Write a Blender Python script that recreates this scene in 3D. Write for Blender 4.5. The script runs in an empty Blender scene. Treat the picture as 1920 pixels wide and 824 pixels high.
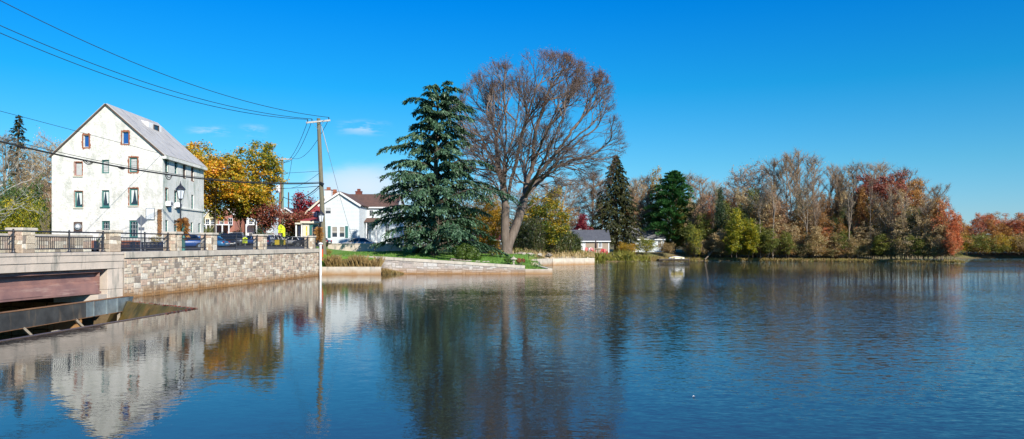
import bpy, bmesh, math, random
import numpy as np
from mathutils import Vector, Matrix, kdtree
random.seed(7)
SC = bpy.context.scene
COL = SC.collection
# ---- camera model used to survey the place from the photograph ----
F, HZ, EYE = 1400.0, 458.0, 3.1
def P(px, py, d):
    return Vector(((px-960)*d/F, d, EYE+(HZ-py)*d/F))
def X(px, d): return (px-960)*d/F
def Z(py, d): return EYE+(HZ-py)*d/F
R = math.radians
ORG = {}
# ------------------------------------------------------------------ objects
def tag(o, label=None, cat=None, group=None, kind=None):
    if label: o['label'] = label
    if cat: o['category'] = cat
    if group: o['group'] = group
    if kind: o['kind'] = kind
    return o
def empty(name, loc, label=None, cat=None, group=None, rz=0):
    o = bpy.data.objects.new(name, None); COL.objects.link(o)
    o.location = loc; o.rotation_euler = (0, 0, rz)
    o.empty_display_size = .2
    ORG[o] = Vector(loc)
    return tag(o, label, cat, group)
class MB:
    def __init__(s): s.v = []; s.f = []; s.m = []
    def add(s, vs, fs, mi=0):
        b = len(s.v); s.v.extend([tuple(p) for p in vs])
        for f in fs: s.f.append(tuple(b+i for i in f)); s.m.append(mi)
    def poly(s, pts, mi=0): s.add(pts, [tuple(range(len(pts)))], mi)
    def box(s, lo, hi, mi=0):
        x0,y0,z0 = lo; x1,y1,z1 = hi
        s.add([(x0,y0,z0),(x1,y0,z0),(x1,y1,z0),(x0,y1,z0),(x0,y0,z1),(x1,y0,z1),(x1,y1,z1),(x0,y1,z1)],
              [(0,3,2,1),(4,5,6,7),(0,1,5,4),(1,2,6,5),(2,3,7,6),(3,0,4,7)], mi)
    def obox(s, c, U, V, N, su, sv, sn, mi=0):
        """box centred c with half-axes along unit U,V,N"""
        c = Vector(c); a=U*su/2; b=V*sv/2; n=N*sn/2
        p = [c-a-b-n, c+a-b-n, c+a+b-n, c-a+b-n, c-a-b+n, c+a-b+n, c+a+b+n, c-a+b+n]
        s.add(p, [(0,3,2,1),(4,5,6,7),(0,1,5,4),(1,2,6,5),(2,3,7,6),(3,0,4,7)], mi)
    def bar(s, a, b, w, h=None, mi=0):
        a=Vector(a); b=Vector(b); h=h or w; d=(b-a); L=d.length
        if L<1e-6: return
        d/=L; up=Vector((0,0,1)) if abs(d.z)<.95 else Vector((1,0,0))
        sd=d.cross(up).normalized(); u2=sd.cross(d)
        s.obox((a+b)/2, d, sd, u2, L, w, h, mi)
    def tube(s, pts, rs, n=6, mi=0, cap=True):
        pts=[Vector(p) for p in pts]
        if not hasattr(rs,'__len__'): rs=[rs]*len(pts)
        ref=None; vs=[]; fs=[]
        for i,p in enumerate(pts):
            t=(pts[min(i+1,len(pts)-1)]-pts[max(i-1,0)])
            if t.length<1e-9: t=Vector((0,0,1))
            t.normalize()
            if ref is None: ref=t.cross(Vector((.3,.9,.1)) if abs(t.z)>.9 else Vector((0,0,1))).normalized()
            ref=(ref-t*ref.dot(t))
            if ref.length<1e-6: ref=t.orthogonal()
            ref.normalize(); b=t.cross(ref)
            for k in range(n):
                a=2*math.pi*k/n
                vs.append(p+ref*(math.cos(a)*rs[i])+b*(math.sin(a)*rs[i]))
        for i in range(len(pts)-1):
            for k in range(n):
                k2=(k+1)%n
                fs.append((i*n+k,i*n+k2,(i+1)*n+k2,(i+1)*n+k))
        if cap:
            fs.append(tuple(range(n-1,-1,-1))); fs.append(tuple(range((len(pts)-1)*n,len(pts)*n)))
        s.add(vs,fs,mi)
    def lathe(s, c, prof, n=16, mi=0):
        c=Vector(c); vs=[]; fs=[]
        for r,z in prof:
            for k in range(n):
                a=2*math.pi*k/n; vs.append(c+Vector((r*math.cos(a),r*math.sin(a),z)))
        for i in range(len(prof)-1):
            for k in range(n):
                k2=(k+1)%n; fs.append((i*n+k,i*n+k2,(i+1)*n+k2,(i+1)*n+k))
        fs.append(tuple(range(n-1,-1,-1))); fs.append(tuple(range((len(prof)-1)*n,len(prof)*n)))
        s.add(vs,fs,mi)
    def prism(s, outline, z0, z1, mi=0):
        n=len(outline); vs=[(x,y,z0) for x,y in outline]+[(x,y,z1) for x,y in outline]
        fs=[tuple(range(n-1,-1,-1)),tuple(range(n,2*n))]+[(i,(i+1)%n,n+(i+1)%n,n+i) for i in range(n)]
        s.add(vs,fs,mi)
    def build(s, name, mat, parent=None, org=None, smooth=False, bevel=0, sub=0, fixn=False):
        o0 = ORG[parent] if parent is not None else Vector(org or (0,0,0))
        me=bpy.data.meshes.new(name)
        if s.v:
            a=np.array(s.v,dtype=np.float64)-np.array(tuple(o0)); me.from_pydata(a.tolist(),[],s.f)
        mats = mat if isinstance(mat,(list,tuple)) else [mat]
        for m in mats: me.materials.append(m)
        if len(mats)>1: me.polygons.foreach_set('material_index', s.m)
        if smooth: me.polygons.foreach_set('use_smooth',[True]*len(me.polygons))
        if fixn:
            bm=bmesh.new(); bm.from_mesh(me); bmesh.ops.recalc_face_normals(bm,faces=bm.faces); bm.to_mesh(me); bm.free()
        me.update()
        o=bpy.data.objects.new(name,me); COL.objects.link(o)
        if parent is not None: o.parent=parent
        else: o.location=o0
        ORG[o]=o0
        if bevel:
            b=o.modifiers.new('b','BEVEL'); b.width=bevel; b.segments=2; b.limit_method='ANGLE'
        if sub:
            b=o.modifiers.new('s','SUBSURF'); b.levels=b.render_levels=sub
        return o
def copy_tree(o, parent=None):
    c=o.copy(); COL.objects.link(c)
    if parent is not None: c.parent=parent
    for ch in list(o.children): copy_tree(ch,c)
    return c
# ------------------------------------------------------------------ materials
def newmat(name):
    m=bpy.data.materials.new(name); m.use_nodes=True; nt=m.node_tree
    for n in list(nt.nodes): nt.nodes.remove(n)
    return m,nt,nt.nodes.new('ShaderNodeOutputMaterial')
def N(nt,t,**k):
    n=nt.nodes.new('ShaderNode'+t)
    for a,b in k.items():
        if a.startswith('i_'):
            key=a[2:]; key=int(key) if key.isdigit() else key.replace('_',' ')
            n.inputs[key].default_value=b
        else: setattr(n,a,b)
    return n
def L(nt,a,b): nt.links.new(a,b)
def c4(c): return (c[0],c[1],c[2],1)
def ramp(nt,stops,fac=None,interp='LINEAR'):
    r=N(nt,'ValToRGB'); r.color_ramp.interpolation=interp
    e=r.color_ramp.elements
    while len(e)<len(stops): e.new(.5)
    for i,(p,c) in enumerate(stops): e[i].position=p; e[i].color=c4(c) if hasattr(c,'__len__') else (c,c,c,1)
    if fac is not None: L(nt,fac,r.inputs[0])
    return r
def noise(nt,scale,detail=4,rough=.55,coord='Object',sc=None,vec=None):
    n=N(nt,'TexNoise'); n.inputs['Scale'].default_value=scale; n.inputs['Detail'].default_value=detail; n.inputs['Roughness'].default_value=rough
    if vec is None:
        t=N(nt,'TexCoord'); vec=t.outputs[coord]
    if sc:
        mp=N(nt,'Mapping'); mp.inputs['Scale'].default_value=sc; L(nt,vec,mp.inputs[0]); vec=mp.outputs[0]
    L(nt,vec,n.inputs['Vector']); return n
def mixc(nt,fac,a,b,mode='MIX'):
    m=N(nt,'Mix',data_type='RGBA',blend_type=mode)
    for i,s in ((0,fac),(6,a),(7,b)):
        if hasattr(s,'links'): L(nt,s,m.inputs[i])
        elif isinstance(s,(int,float)): m.inputs[i].default_value=s
        else: m.inputs[i].default_value=c4(s)
    return m.outputs[2]
def pmat(name,c1,c2=None,rough=.8,scale=2,bump=0,bscale=None,metal=0,spec=.5,sc=None,isl=None,streak=None,waterline=None,extra=None,coat=0):
    m,nt,out=newmat(name); b=N(nt,'BsdfPrincipled'); L(nt,b.outputs[0],out.inputs[0])
    b.inputs['Roughness'].default_value=rough; b.inputs['Metallic'].default_value=metal
    b.inputs['Specular IOR Level'].default_value=spec; b.inputs['Coat Weight'].default_value=coat
    c2=c2 or tuple(x*.75 for x in c1)
    n=noise(nt,scale,6,.6,sc=sc)
    f=ramp(nt,[(.35,0.),(.65,1.)],n.outputs[0]).outputs[0]
    col=mixc(nt,f,c1,c2)
    if isl:
        g=N(nt,'NewGeometry')
        k=len(isl); col2=ramp(nt,[(i/k,c) for i,c in enumerate(isl)],g.outputs['Random Per Island'],'CONSTANT').outputs[0]
        n2=noise(nt,7,5,.7)
        f2=ramp(nt,[(.3,.62),(.7,1.1)],n2.outputs[0]).outputs[0]
        col=mixc(nt,1.0,col2,f2,'MULTIPLY')
    if streak:
        n3=noise(nt,1,6,.65,sc=streak[1]); f3=ramp(nt,[(streak[2],0.),(streak[3],1.)],n3.outputs[0]).outputs[0]
        col=mixc(nt,f3,col,streak[0])
    if waterline:
        g=N(nt,'NewGeometry'); sp=N(nt,'SeparateXYZ'); L(nt,g.outputs['Position'],sp.inputs[0])
        n4=noise(nt,1.3,5,.6,vec=g.outputs['Position'])
        ma=N(nt,'Math',operation='MULTIPLY_ADD'); L(nt,n4.outputs[0],ma.inputs[0]); ma.inputs[1].default_value=-.5; L(nt,sp.outputs[2],ma.inputs[2])
        r=ramp(nt,[(0,1.),(waterline[1],0.)],ma.outputs[0]).outputs[0]
        mr=N(nt,'MapRange'); L(nt,ma.outputs[0],mr.inputs[0]); mr.inputs[1].default_value=-.2; mr.inputs[2].default_value=waterline[1]; mr.inputs[3].default_value=.92; mr.inputs[4].default_value=0
        col=mixc(nt,mr.outputs[0],col,waterline[0],'MIX')
    L(nt,col,b.inputs['Base Color'])
    if bump:
        nb=noise(nt,bscale or scale*4,6,.65,sc=sc); bp=N(nt,'Bump'); bp.inputs['Strength'].default_value=bump; bp.inputs['Distance'].default_value=.05
        L(nt,nb.outputs[0],bp.inputs['Height']); L(nt,bp.outputs[0],b.inputs['Normal'])
    return m
def leafmat(name,cols,trans=.35,clump=.9,nscale=.45,rough=.6):
    m,nt,out=newmat(name); g=N(nt,'NewGeometry'); oi=N(nt,'ObjectInfo')
    n=noise(nt,nscale,3,.6)
    a=N(nt,'Math',operation='MULTIPLY_ADD'); L(nt,n.outputs[0],a.inputs[0]); a.inputs[1].default_value=clump*1.6; a.inputs[2].default_value=-clump*.8-.12
    b=N(nt,'Math',operation='MULTIPLY_ADD'); L(nt,g.outputs['Random Per Island'],b.inputs[0]); b.inputs[1].default_value=.7; L(nt,a.outputs[0],b.inputs[2])
    c=N(nt,'Math',operation='MULTIPLY_ADD'); L(nt,oi.outputs['Random'],c.inputs[0]); c.inputs[1].default_value=.3; L(nt,b.outputs[0],c.inputs[2])
    k=len(cols); r=ramp(nt,[(i/max(1,k-1),q) for i,q in enumerate(cols)],c.outputs[0])
    d=N(nt,'BsdfDiffuse'); t=N(nt,'BsdfTranslucent'); gl=N(nt,'BsdfGlossy'); gl.inputs['Roughness'].default_value=.45
    L(nt,r.outputs[0],d.inputs[0]); L(nt,r.outputs[0],t.inputs[0])
    mx=N(nt,'MixShader'); mx.inputs[0].default_value=trans; L(nt,d.outputs[0],mx.inputs[1]); L(nt,t.outputs[0],mx.inputs[2])
    m2=N(nt,'MixShader'); m2.inputs[0].default_value=.04; L(nt,mx.outputs[0],m2.inputs[1]); L(nt,gl.outputs[0],m2.inputs[2])
    L(nt,m2.outputs[0],out.inputs[0]); return m
def siding(name,c,period=.12,rough=.6,streak=None,along='Z',depth=.02):
    m,nt,out=newmat(name); b=N(nt,'BsdfPrincipled'); L(nt,b.outputs[0],out.inputs[0]); b.inputs['Roughness'].default_value=rough
    g=N(nt,'NewGeometry'); sp=N(nt,'SeparateXYZ'); L(nt,g.outputs['Position'],sp.inputs[0])
    dv=N(nt,'Math',operation='DIVIDE'); L(nt,sp.outputs[along],dv.inputs[0]); dv.inputs[1].default_value=period
    fr=N(nt,'Math',operation='FRACT'); L(nt,dv.outputs[0],fr.inputs[0])
    r=ramp(nt,[(0.,.55),(.12,1.),(1.,1.)],fr.outputs[0])
    n=noise(nt,.8,5,.6); f=ramp(nt,[(.3,.9),(.7,1.03)],n.outputs[0]).outputs[0]
    col=mixc(nt,1.,c,f,'MULTIPLY'); col=mixc(nt,1.,col,r.outputs[0],'MULTIPLY')
    L(nt,col,b.inputs['Base Color'])
    bp=N(nt,'Bump'); bp.inputs['Distance'].default_value=depth; L(nt,fr.outputs[0],bp.inputs['Height']); bp.invert=True; L(nt,bp.outputs[0],b.inputs['Normal'])
    return m
def shingle(name,c1,c2,sc=(1.2,1.2,4)):
    m,nt,out=newmat(name); b=N(nt,'BsdfPrincipled'); L(nt,b.outputs[0],out.inputs[0]); b.inputs['Roughness'].default_value=.85
    n=noise(nt,1.5,6,.7); n2=noise(nt,9,3,.7,sc=sc)
    col=mixc(nt,ramp(nt,[(.35,0.),(.65,1.)],n.outputs[0]).outputs[0],c1,c2)
    col=mixc(nt,1.,col,ramp(nt,[(.35,.65),(.6,1.15)],n2.outputs[0]).outputs[0],'MULTIPLY')
    L(nt,col,b.inputs['Base Color']); return m
def glassmat(name,c=(.02,.03,.045),rough=.06):
    m,nt,out=newmat(name); b=N(nt,'BsdfPrincipled'); L(nt,b.outputs[0],out.inputs[0])
    b.inputs['Base Color'].default_value=c4(c); b.inputs['Roughness'].default_value=rough; b.inputs['Specular IOR Level'].default_value=.8
    n=noise(nt,1.5,2,.5); bp=N(nt,'Bump'); bp.inputs['Strength'].default_value=.15; bp.inputs['Distance'].default_value=.03; L(nt,n.outputs[0],bp.inputs['Height']); L(nt,bp.outputs[0],b.inputs['Normal'])
    return m
M={}
M['concrete']=pmat('concrete',(.62,.55,.44),(.48,.42,.34),rough=.85,scale=1.5,bump=.3,streak=((.2,.21,.17),(1.6,1.6,.25),.56,.72),waterline=((.36,.2,.08),.32))
M['bridgeconc']=pmat('bridge_concrete',(.62,.52,.42),(.5,.43,.35),rough=.85,scale=1.2,bump=.3,streak=((.2,.2,.17),(2.2,2.2,.3),.55,.7))
M['stone']=pmat('stone_ashlar',(.4,.35,.3),isl=[(.66,.55,.4),(.52,.4,.28),(.76,.66,.5),(.33,.27,.21),(.62,.45,.33),(.58,.49,.36),(.82,.74,.6),(.46,.36,.26),(.68,.52,.38),(.78,.68,.52)],rough=.85,bump=.6,bscale=14,waterline=((.3,.15,.045),.42))
M['mortar']=pmat('mortar',(.42,.37,.31),(.34,.3,.26),rough=.95,scale=3,waterline=((.3,.15,.045),.42))
M['paleblock']=pmat('pale_block',(.5,.45,.4),isl=[(.62,.56,.5),(.5,.42,.36),(.66,.62,.56),(.4,.35,.31),(.56,.48,.4)],rough=.85,bump=.5,bscale=12,waterline=((.36,.19,.07),.4))
M['blackmetal']=pmat('black_metal',(.02,.022,.028),(.03,.03,.035),rough=.4,scale=4,spec=.6)
M['navymetal']=pmat('navy_metal',(.03,.04,.075),(.02,.025,.045),rough=.45,scale=3)
M['ruststeel']=pmat('weathered_girder_steel',(.3,.16,.13),(.2,.11,.1),rough=.65,scale=1.2,bump=.15,streak=((.4,.27,.22),(.5,.5,4),.55,.7))
M['galv']=pmat('galvanised_steel',(.3,.36,.37),(.13,.16,.17),rough=.5,scale=1.3,metal=.35,bump=.15,streak=((.3,.15,.05),(1.2,1.2,.3),.6,.72))
M['shadesteel']=pmat('painted_shade_steel',(.075,.075,.07),(.035,.035,.033),rough=.7,scale=1.3,bump=.3,streak=((.16,.12,.08),(1.5,1.5,.3),.58,.72))  # channel steel with the bridge's shadow put into its darker colour
M['crest']=pmat('wet_crest',(.13,.075,.045),(.07,.05,.035),rough=.4,scale=3,bump=.4)
M['rust']=pmat('rust',(.3,.15,.06),(.16,.08,.04),rough=.9,scale=3,bump=.3)
M['wetface']=pmat('wet_mossy_concrete',(.2,.115,.03),(.07,.07,.015),rough=.35,scale=1.1,bump=.5,sc=(1,1,.25),streak=((.05,.045,.012),(2,2,.2),.5,.65))
M['stucco']=pmat('old_white_stucco',(.8,.765,.7),(.62,.59,.53),rough=.9,scale=2.2,bump=1.3,bscale=5,streak=((.42,.42,.36),(.9,.9,.45),.48,.72))
M['stuccoside']=pmat('stained_white_stucco',(.84,.82,.74),(.66,.67,.6),rough=.9,scale=.6,bump=.6,bscale=3,streak=((.3,.37,.29),(.8,.8,.3),.5,.7))
M['metalroof']=pmat('weathered_metal_roof',(.66,.62,.54),(.48,.45,.39),rough=.5,scale=1.1,sc=(.6,3.2,.6),metal=.15,bump=.2,streak=((.2,.19,.18),(.5,2.6,.5),.55,.72))
M['brown']=pmat('brown_paint',(.12,.07,.05),(.07,.05,.04),rough=.7,scale=3)
M['brick']=pmat('brick_red',(.38,.13,.06),(.24,.09,.05),rough=.9,scale=5,bump=.8,bscale=18)
M['chimbrick']=pmat('chimney_brick',(.22,.06,.04),(.12,.04,.03),rough=.9,scale=6,bump=.5)
M['teal']=pmat('teal_paint',(.03,.14,.13),(.05,.18,.16),rough=.55,scale=4)
M['redpaint']=pmat('red_paint',(.3,.05,.04),(.2,.05,.04),rough=.6,scale=5)
M['white']=pmat('white_paint',(.8,.8,.78),(.7,.7,.68),rough=.5,scale=2)
M['cream']=pmat('cream_trim',(.75,.68,.52),(.65,.6,.48),rough=.6,scale=2)
M['glass']=glassmat('window_glass')
M['bluepane']=glassmat('blue_boarded_glass',(.015,.08,.28),.2)
M['shade']=pmat('window_shade',(.5,.5,.48),(.42,.42,.4),rough=.6,scale=3)
M['tanshade']=pmat('tan_window_shade',(.33,.3,.25),(.28,.26,.22),rough=.6,scale=3)
M['curtain']=pmat('curtain',(.7,.72,.68),(.5,.54,.5),rough=.9,scale=6,sc=(6,6,.4))
M['siding']=siding('white_clapboard',(.66,.72,.73),.2)
M['redsiding']=siding('red_clapboard',(.33,.05,.055),.15)
M['tansiding']=siding('tan_clapboard',(.36,.28,.2),.2)
M['yelsiding']=siding('pale_yellow_siding',(.65,.58,.35),.2)
M['pinkbrick']=pmat('pink_brick',(.42,.18,.13),(.34,.14,.1),rough=.9,scale=5)
M['rroof']=shingle('red_brown_shingle',(.16,.085,.06),(.1,.06,.045))
M['groof']=shingle('grey_shingle',(.1,.105,.12),(.07,.075,.09))
M['lgroof']=shingle('light_grey_shingle',(.2,.2,.2),(.15,.15,.155))
M['asphalt']=pmat('asphalt',(.06,.062,.066),(.045,.046,.05),rough=.9,scale=1,bump=.2,bscale=30)
M['pave']=pmat('pavement_concrete',(.38,.36,.33),(.3,.29,.27),rough=.9,scale=1.2)
M['poleold']=pmat('weathered_pole_wood',(.2,.18,.12),(.13,.12,.075),rough=.9,scale=2,sc=(8,8,.5),bump=.4)
M['polegreen']=pmat('green_treated_pole',(.2,.24,.17),(.15,.18,.12),rough=.9,scale=2,sc=(8,8,.5))
M['polered']=pmat('red_brown_pole_wood',(.27,.12,.07),(.18,.09,.06),rough=.9,scale=2,sc=(8,8,.5))
M['armwhite']=pmat('bleached_crossarm',(.6,.57,.52),(.4,.38,.35),rough=.8,scale=4)
M['grey']=pmat('grey_metal',(.35,.36,.37),(.28,.29,.3),rough=.45,scale=3,metal=.5)
M['signback']=pmat('sign_back_aluminium',(.12,.14,.17),(.09,.1,.13),rough=.5,scale=3)
M['wire']=pmat('cable_black',(.012,.012,.014),(.02,.02,.02),rough=.6,scale=3)
M['guywire']=pmat('guy_wire',(.3,.33,.38),(.25,.28,.33),rough=.4,scale=3)
M['lampglass']=pmat('frosted_lamp_glass',(.75,.78,.8),(.65,.7,.74),rough=.25,scale=3)
M['corn']=leafmat('dried_corn_stalk',[(.22,.09,.03),(.45,.22,.06),(.55,.35,.13)],.3)
M['bark']=pmat('bark_brown',(.12,.09,.065),(.07,.055,.042),rough=.95,scale=1.2,bump=.8,bscale=7,sc=(3,3,.6))
M['barkelm']=pmat('bark_elm_grey',(.22,.17,.135),(.115,.085,.065),rough=.95,scale=1,bump=1,bscale=4,sc=(4,4,.5))
M['barkpale']=pmat('bark_pale_grey',(.29,.23,.165),(.18,.145,.11),rough=.95,scale=1.5,bump=.6,sc=(3,3,.6))
M['barkgrey']=pmat('bark_grey',(.36,.25,.155),(.24,.165,.105),rough=.95,scale=1.2,bump=.6,sc=(3,3,.6))
M['soil']=pmat('leaf_litter',(.14,.1,.05),(.08,.06,.035),rough=.95,scale=2,bump=.5)
M['yellow']=pmat('yellow_plastic',(.75,.55,.02),(.68,.48,.02),rough=.4,scale=3)
M['signyel']=pmat('fluorescent_yellow_sign',(.72,.85,.03),(.68,.8,.03),rough=.4,scale=3)
M['tyre']=pmat('rubber',(.02,.02,.02),(.03,.03,.03),rough=.85,scale=8)
M['rim']=pmat('wheel_rim',(.45,.46,.47),(.35,.36,.37),rough=.3,metal=.8,scale=8)
M['lens']=pmat('headlight_lens',(.7,.72,.72),(.6,.6,.6),rough=.15,scale=8)
M['redlens']=pmat('tail_light_lens',(.45,.02,.02),(.35,.02,.02),rough=.2,scale=8)
M['cabglass']=glassmat('car_glass',(.012,.016,.02),.04)
for k,c in dict(silver=(.4,.39,.38),blue=(.02,.09,.32),navy=(.015,.035,.13),black=(.015,.016,.02),white=(.7,.7,.7),skyblue=(.03,.2,.42),darkred=(.25,.02,.02),gray=(.12,.13,.15)).items():
    M['car_'+k]=pmat('car_paint_'+k,c,tuple(x*.93 for x in c),rough=.28,metal=.3 if k=='silver' else 0,scale=1,coat=.8)
M['rock']=pmat('garden_rock',(.32,.26,.2),(.2,.17,.14),rough=.9,scale=2.5,bump=.8)
M['paleRock']=pmat('pale_rock',(.5,.45,.36),(.36,.32,.25),rough=.9,scale=2.5,bump=.8)
M['wood']=pmat('weathered_wood',(.32,.27,.2),(.22,.18,.13),rough=.9,scale=2,sc=(1,6,6))
M['darkwood']=pmat('dark_dock_wood',(.06,.045,.035),(.04,.03,.025),rough=.9,scale=2)
M['adred']=pmat('red_chair_paint',(.5,.03,.03),(.4,.03,.03),rough=.5,scale=3)
M['canvas']=pmat('dark_umbrella_canvas',(.03,.02,.025),(.05,.03,.03),rough=.9,scale=6)
M['orangepipe']=pmat('orange_guard',(.65,.1,.02),(.55,.09,.02),rough=.5,scale=3)
LM={
 'cedar':leafmat('blue_green_cedar',[(.03,.065,.03),(.06,.13,.06),(.11,.2,.11),(.18,.29,.17),(.28,.41,.27)],.12,1.1,.7),
 'cedartop':leafmat('olive_cedar',[(.03,.045,.015),(.05,.07,.025)],.15),
 'spruce':leafmat('dark_olive_spruce',[(.028,.035,.01),(.06,.065,.018),(.12,.105,.03)],.15),
 'pine':leafmat('bright_green_pine',[(.035,.11,.03),(.09,.25,.065),(.17,.35,.11)],.2),
 'maple':leafmat('gold_green_maple',[(.1,.16,.012),(.26,.26,.015),(.58,.38,.02),(.75,.42,.02),(.78,.26,.02)],.4,1.3,.3),
 'burgundy':leafmat('burgundy_leaves',[(.09,.11,.02),(.2,.07,.035),(.28,.06,.045),(.42,.15,.05)],.3),
 'crimson':leafmat('crimson_leaves',[(.2,.015,.03),(.38,.03,.05),(.42,.09,.05)],.35),
 'gold':leafmat('golden_leaves',[(.35,.3,.02),(.6,.36,.02),(.65,.25,.02)],.4),
 'yellowgreen':leafmat('yellow_green_leaves',[(.07,.14,.01),(.3,.3,.015),(.62,.5,.02),(.7,.48,.02)],.4,1.2),
 'green':leafmat('mid_green_leaves',[(.03,.08,.012),(.08,.15,.02),(.2,.22,.03)],.35),
 'ivy':leafmat('dark_ivy_leaves',[(.012,.035,.01),(.03,.065,.014),(.06,.09,.02)],.25),
 'tan':leafmat('pale_tan_leaves',[(.36,.25,.1),(.6,.44,.2),(.75,.62,.36)],.35),
 'rust':leafmat('rust_brown_leaves',[(.26,.12,.035),(.5,.24,.05),(.66,.36,.08)],.35),
 'pinkbrown':leafmat('pinkish_brown_leaves',[(.3,.17,.09),(.48,.29,.16),(.58,.38,.22)],.3),
 'maroon':leafmat('maroon_leaves',[(.2,.05,.03),(.34,.08,.045),(.42,.2,.1)],.3),
 'orangered':leafmat('orange_red_leaves',[(.36,.07,.03),(.62,.14,.04),(.72,.26,.06),(.7,.3,.16),(.5,.2,.04)],.4),
 'olive':leafmat('olive_leaves',[(.09,.12,.02),(.2,.22,.03),(.36,.32,.06)],.3),
 'bamboo':leafmat('bamboo_leaves',[(.015,.035,.008),(.04,.07,.012),(.1,.12,.02),(.25,.19,.05)],.3,1.3,.4),
 'elmleaf':leafmat('last_russet_elm_leaves',[(.2,.09,.06),(.32,.14,.08),(.4,.22,.12)],.35),
 'boxwood':leafmat('boxwood_leaves',[(.03,.06,.005),(.07,.12,.01),(.12,.17,.02)],.25),
 'drybrush':leafmat('dry_brush',[(.28,.18,.06),(.46,.32,.13),(.3,.3,.06)],.3),
 'reed':leafmat('green_gold_reeds',[(.12,.16,.02),(.3,.28,.04),(.45,.36,.1)],.35),
 'grassblade':leafmat('grass_blades',[(.07,.18,.015),(.13,.27,.025),(.22,.33,.05)],.35),
}
# ------------------------------------------------------------------ world, sun, camera
SUN_EL, SUN_AZ = R(32), R(33)      # azimuth measured from behind the camera towards the right
sd=Vector((math.sin(SUN_AZ)*math.cos(SUN_EL), -math.cos(SUN_AZ)*math.cos(SUN_EL), math.sin(SUN_EL)))
w=bpy.data.worlds.new('World'); SC.world=w; w.use_nodes=True; nt=w.node_tree
for n in list(nt.nodes): nt.nodes.remove(n)
wo=nt.nodes.new('ShaderNodeOutputWorld'); bg=N(nt,'Background'); L(nt,bg.outputs[0],wo.inputs[0]); bg.inputs[1].default_value=.1
sky=N(nt,'TexSky'); sky.sky_type='NISHITA'; sky.sun_disc=False; sky.sun_elevation=SUN_EL
sky.sun_rotation=math.atan2(sd.x,sd.y); sky.air_density=1.0; sky.dust_density=.15; sky.ozone_density=3.0
tc=N(nt,'TexCoord'); sp=N(nt,'SeparateXYZ'); L(nt,tc.outputs['Generated'],sp.inputs[0])
# polarised, saturated blue: tint grows with elevation
tint=ramp(nt,[(0.,(.50,.68,1.02)),(.10,(.26,.72,.95)),(.2,(.05,.70,1.04)),(.31,(.0,.635,1.24)),(1.,(.0,.5,1.1))],sp.outputs[2])
col=mixc(nt,1.,sky.outputs[0],tint.outputs[0],'MULTIPLY')
# low thin clouds
az=N(nt,'Math',operation='DIVIDE'); L(nt,sp.outputs[0],az.inputs[0]); L(nt,sp.outputs[1],az.inputs[1])   # tan(azimuth)
el=N(nt,'Math',operation='DIVIDE'); L(nt,sp.outputs[2],el.inputs[0]); L(nt,sp.outputs[1],el.inputs[1])
cn=noise(nt,9,6,.6,vec=tc.outputs['Generated'],sc=(1,1,3.2))
def band(src,c,wd):
    a=N(nt,'Math',operation='SUBTRACT'); L(nt,src,a.inputs[0]); a.inputs[1].default_value=c
    b=N(nt,'Math',operation='ABSOLUTE'); L(nt,a.outputs[0],b.inputs[0])
    m=N(nt,'MapRange'); m.interpolation_type='SMOOTHSTEP'; L(nt,b.outputs[0],m.inputs[0]); m.inputs[1].default_value=0; m.inputs[2].default_value=wd; m.inputs[3].default_value=1; m.inputs[4].default_value=0
    return m.outputs[0]
def mul(a,b):
    m=N(nt,'Math',operation='MULTIPLY')
    for i,s in enumerate((a,b)):
        if hasattr(s,'links'): L(nt,s,m.inputs[i])
        else: m.inputs[i].default_value=s
    return m.outputs[0]
front=N(nt,'Math',operation='GREATER_THAN'); L(nt,sp.outputs[1],front.inputs[0]); front.inputs[1].default_value=0.
def cloud(cx,wx,cy,wy,lo,hi):
    b=mul(band(az.outputs[0],cx,wx),band(el.outputs[0],cy,wy))
    s=N(nt,'Math',operation='MULTIPLY_ADD'); L(nt,b,s.inputs[0]); s.inputs[1].default_value=.6; L(nt,cn.outputs[0],s.inputs[2])
    m=N(nt,'MapRange'); m.interpolation_type='SMOOTHSTEP'; L(nt,s.outputs[0],m.inputs[0]); m.inputs[1].default_value=lo; m.inputs[2].default_value=hi
    return mul(m.outputs[0],b)
cn2=noise(nt,26,5,.65,vec=tc.outputs['Generated'],sc=(1,1,4.5))
def wisp(cx,wx,cy,wy,lo,hi):
    b=mul(band(az.outputs[0],cx,wx),band(el.outputs[0],cy,wy)); m=N(nt,'MapRange'); m.interpolation_type='SMOOTHSTEP'; L(nt,cn2.outputs[0],m.inputs[0]); m.inputs[1].default_value=lo; m.inputs[2].default_value=hi
    return mul(m.outputs[0],mul(b,.6))
c=cloud(-.20,.16,.075,.06,.55,1.0)
for a_ in [((680-960)/F,.045,(458-240)/F,.014,.42,.62),((393-960)/F,.04,(458-246)/F,.010,.42,.65),((475-960)/F,.025,(458-246)/F,.012,.42,.65)]:
    c2=wisp(*a_); mx=N(nt,'Math',operation='MAXIMUM'); L(nt,c,mx.inputs[0]); L(nt,c2,mx.inputs[1]); c=mx.outputs[0]
c=mul(mul(c,front.outputs[0]),.8)
col=mixc(nt,c,col,(6.2,6.7,7.6))
L(nt,col,bg.inputs[0])
sl=bpy.data.lights.new('sun','SUN'); sl.energy=5.0; sl.angle=R(.53); sl.color=(1,.94,.85)
so=bpy.data.objects.new('sun',sl); COL.objects.link(so); so.rotation_euler=sd.to_track_quat('Z','Y').to_euler(); so.location=(30,-30,40)
cam=bpy.data.cameras.new('camera'); co=bpy.data.objects.new('camera',cam); COL.objects.link(co); SC.camera=co
co.location=(0,0,EYE); co.rotation_euler=(R(90),0,0); cam.sensor_width=36; cam.lens=36*F/1920; cam.shift_y=(HZ-412)/1920; cam.clip_end=5000
vs=SC.view_settings; vs.view_transform='Standard'; vs.look='None'; vs.gamma=1; vs.exposure=.42; vs.use_curve_mapping=False
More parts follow.
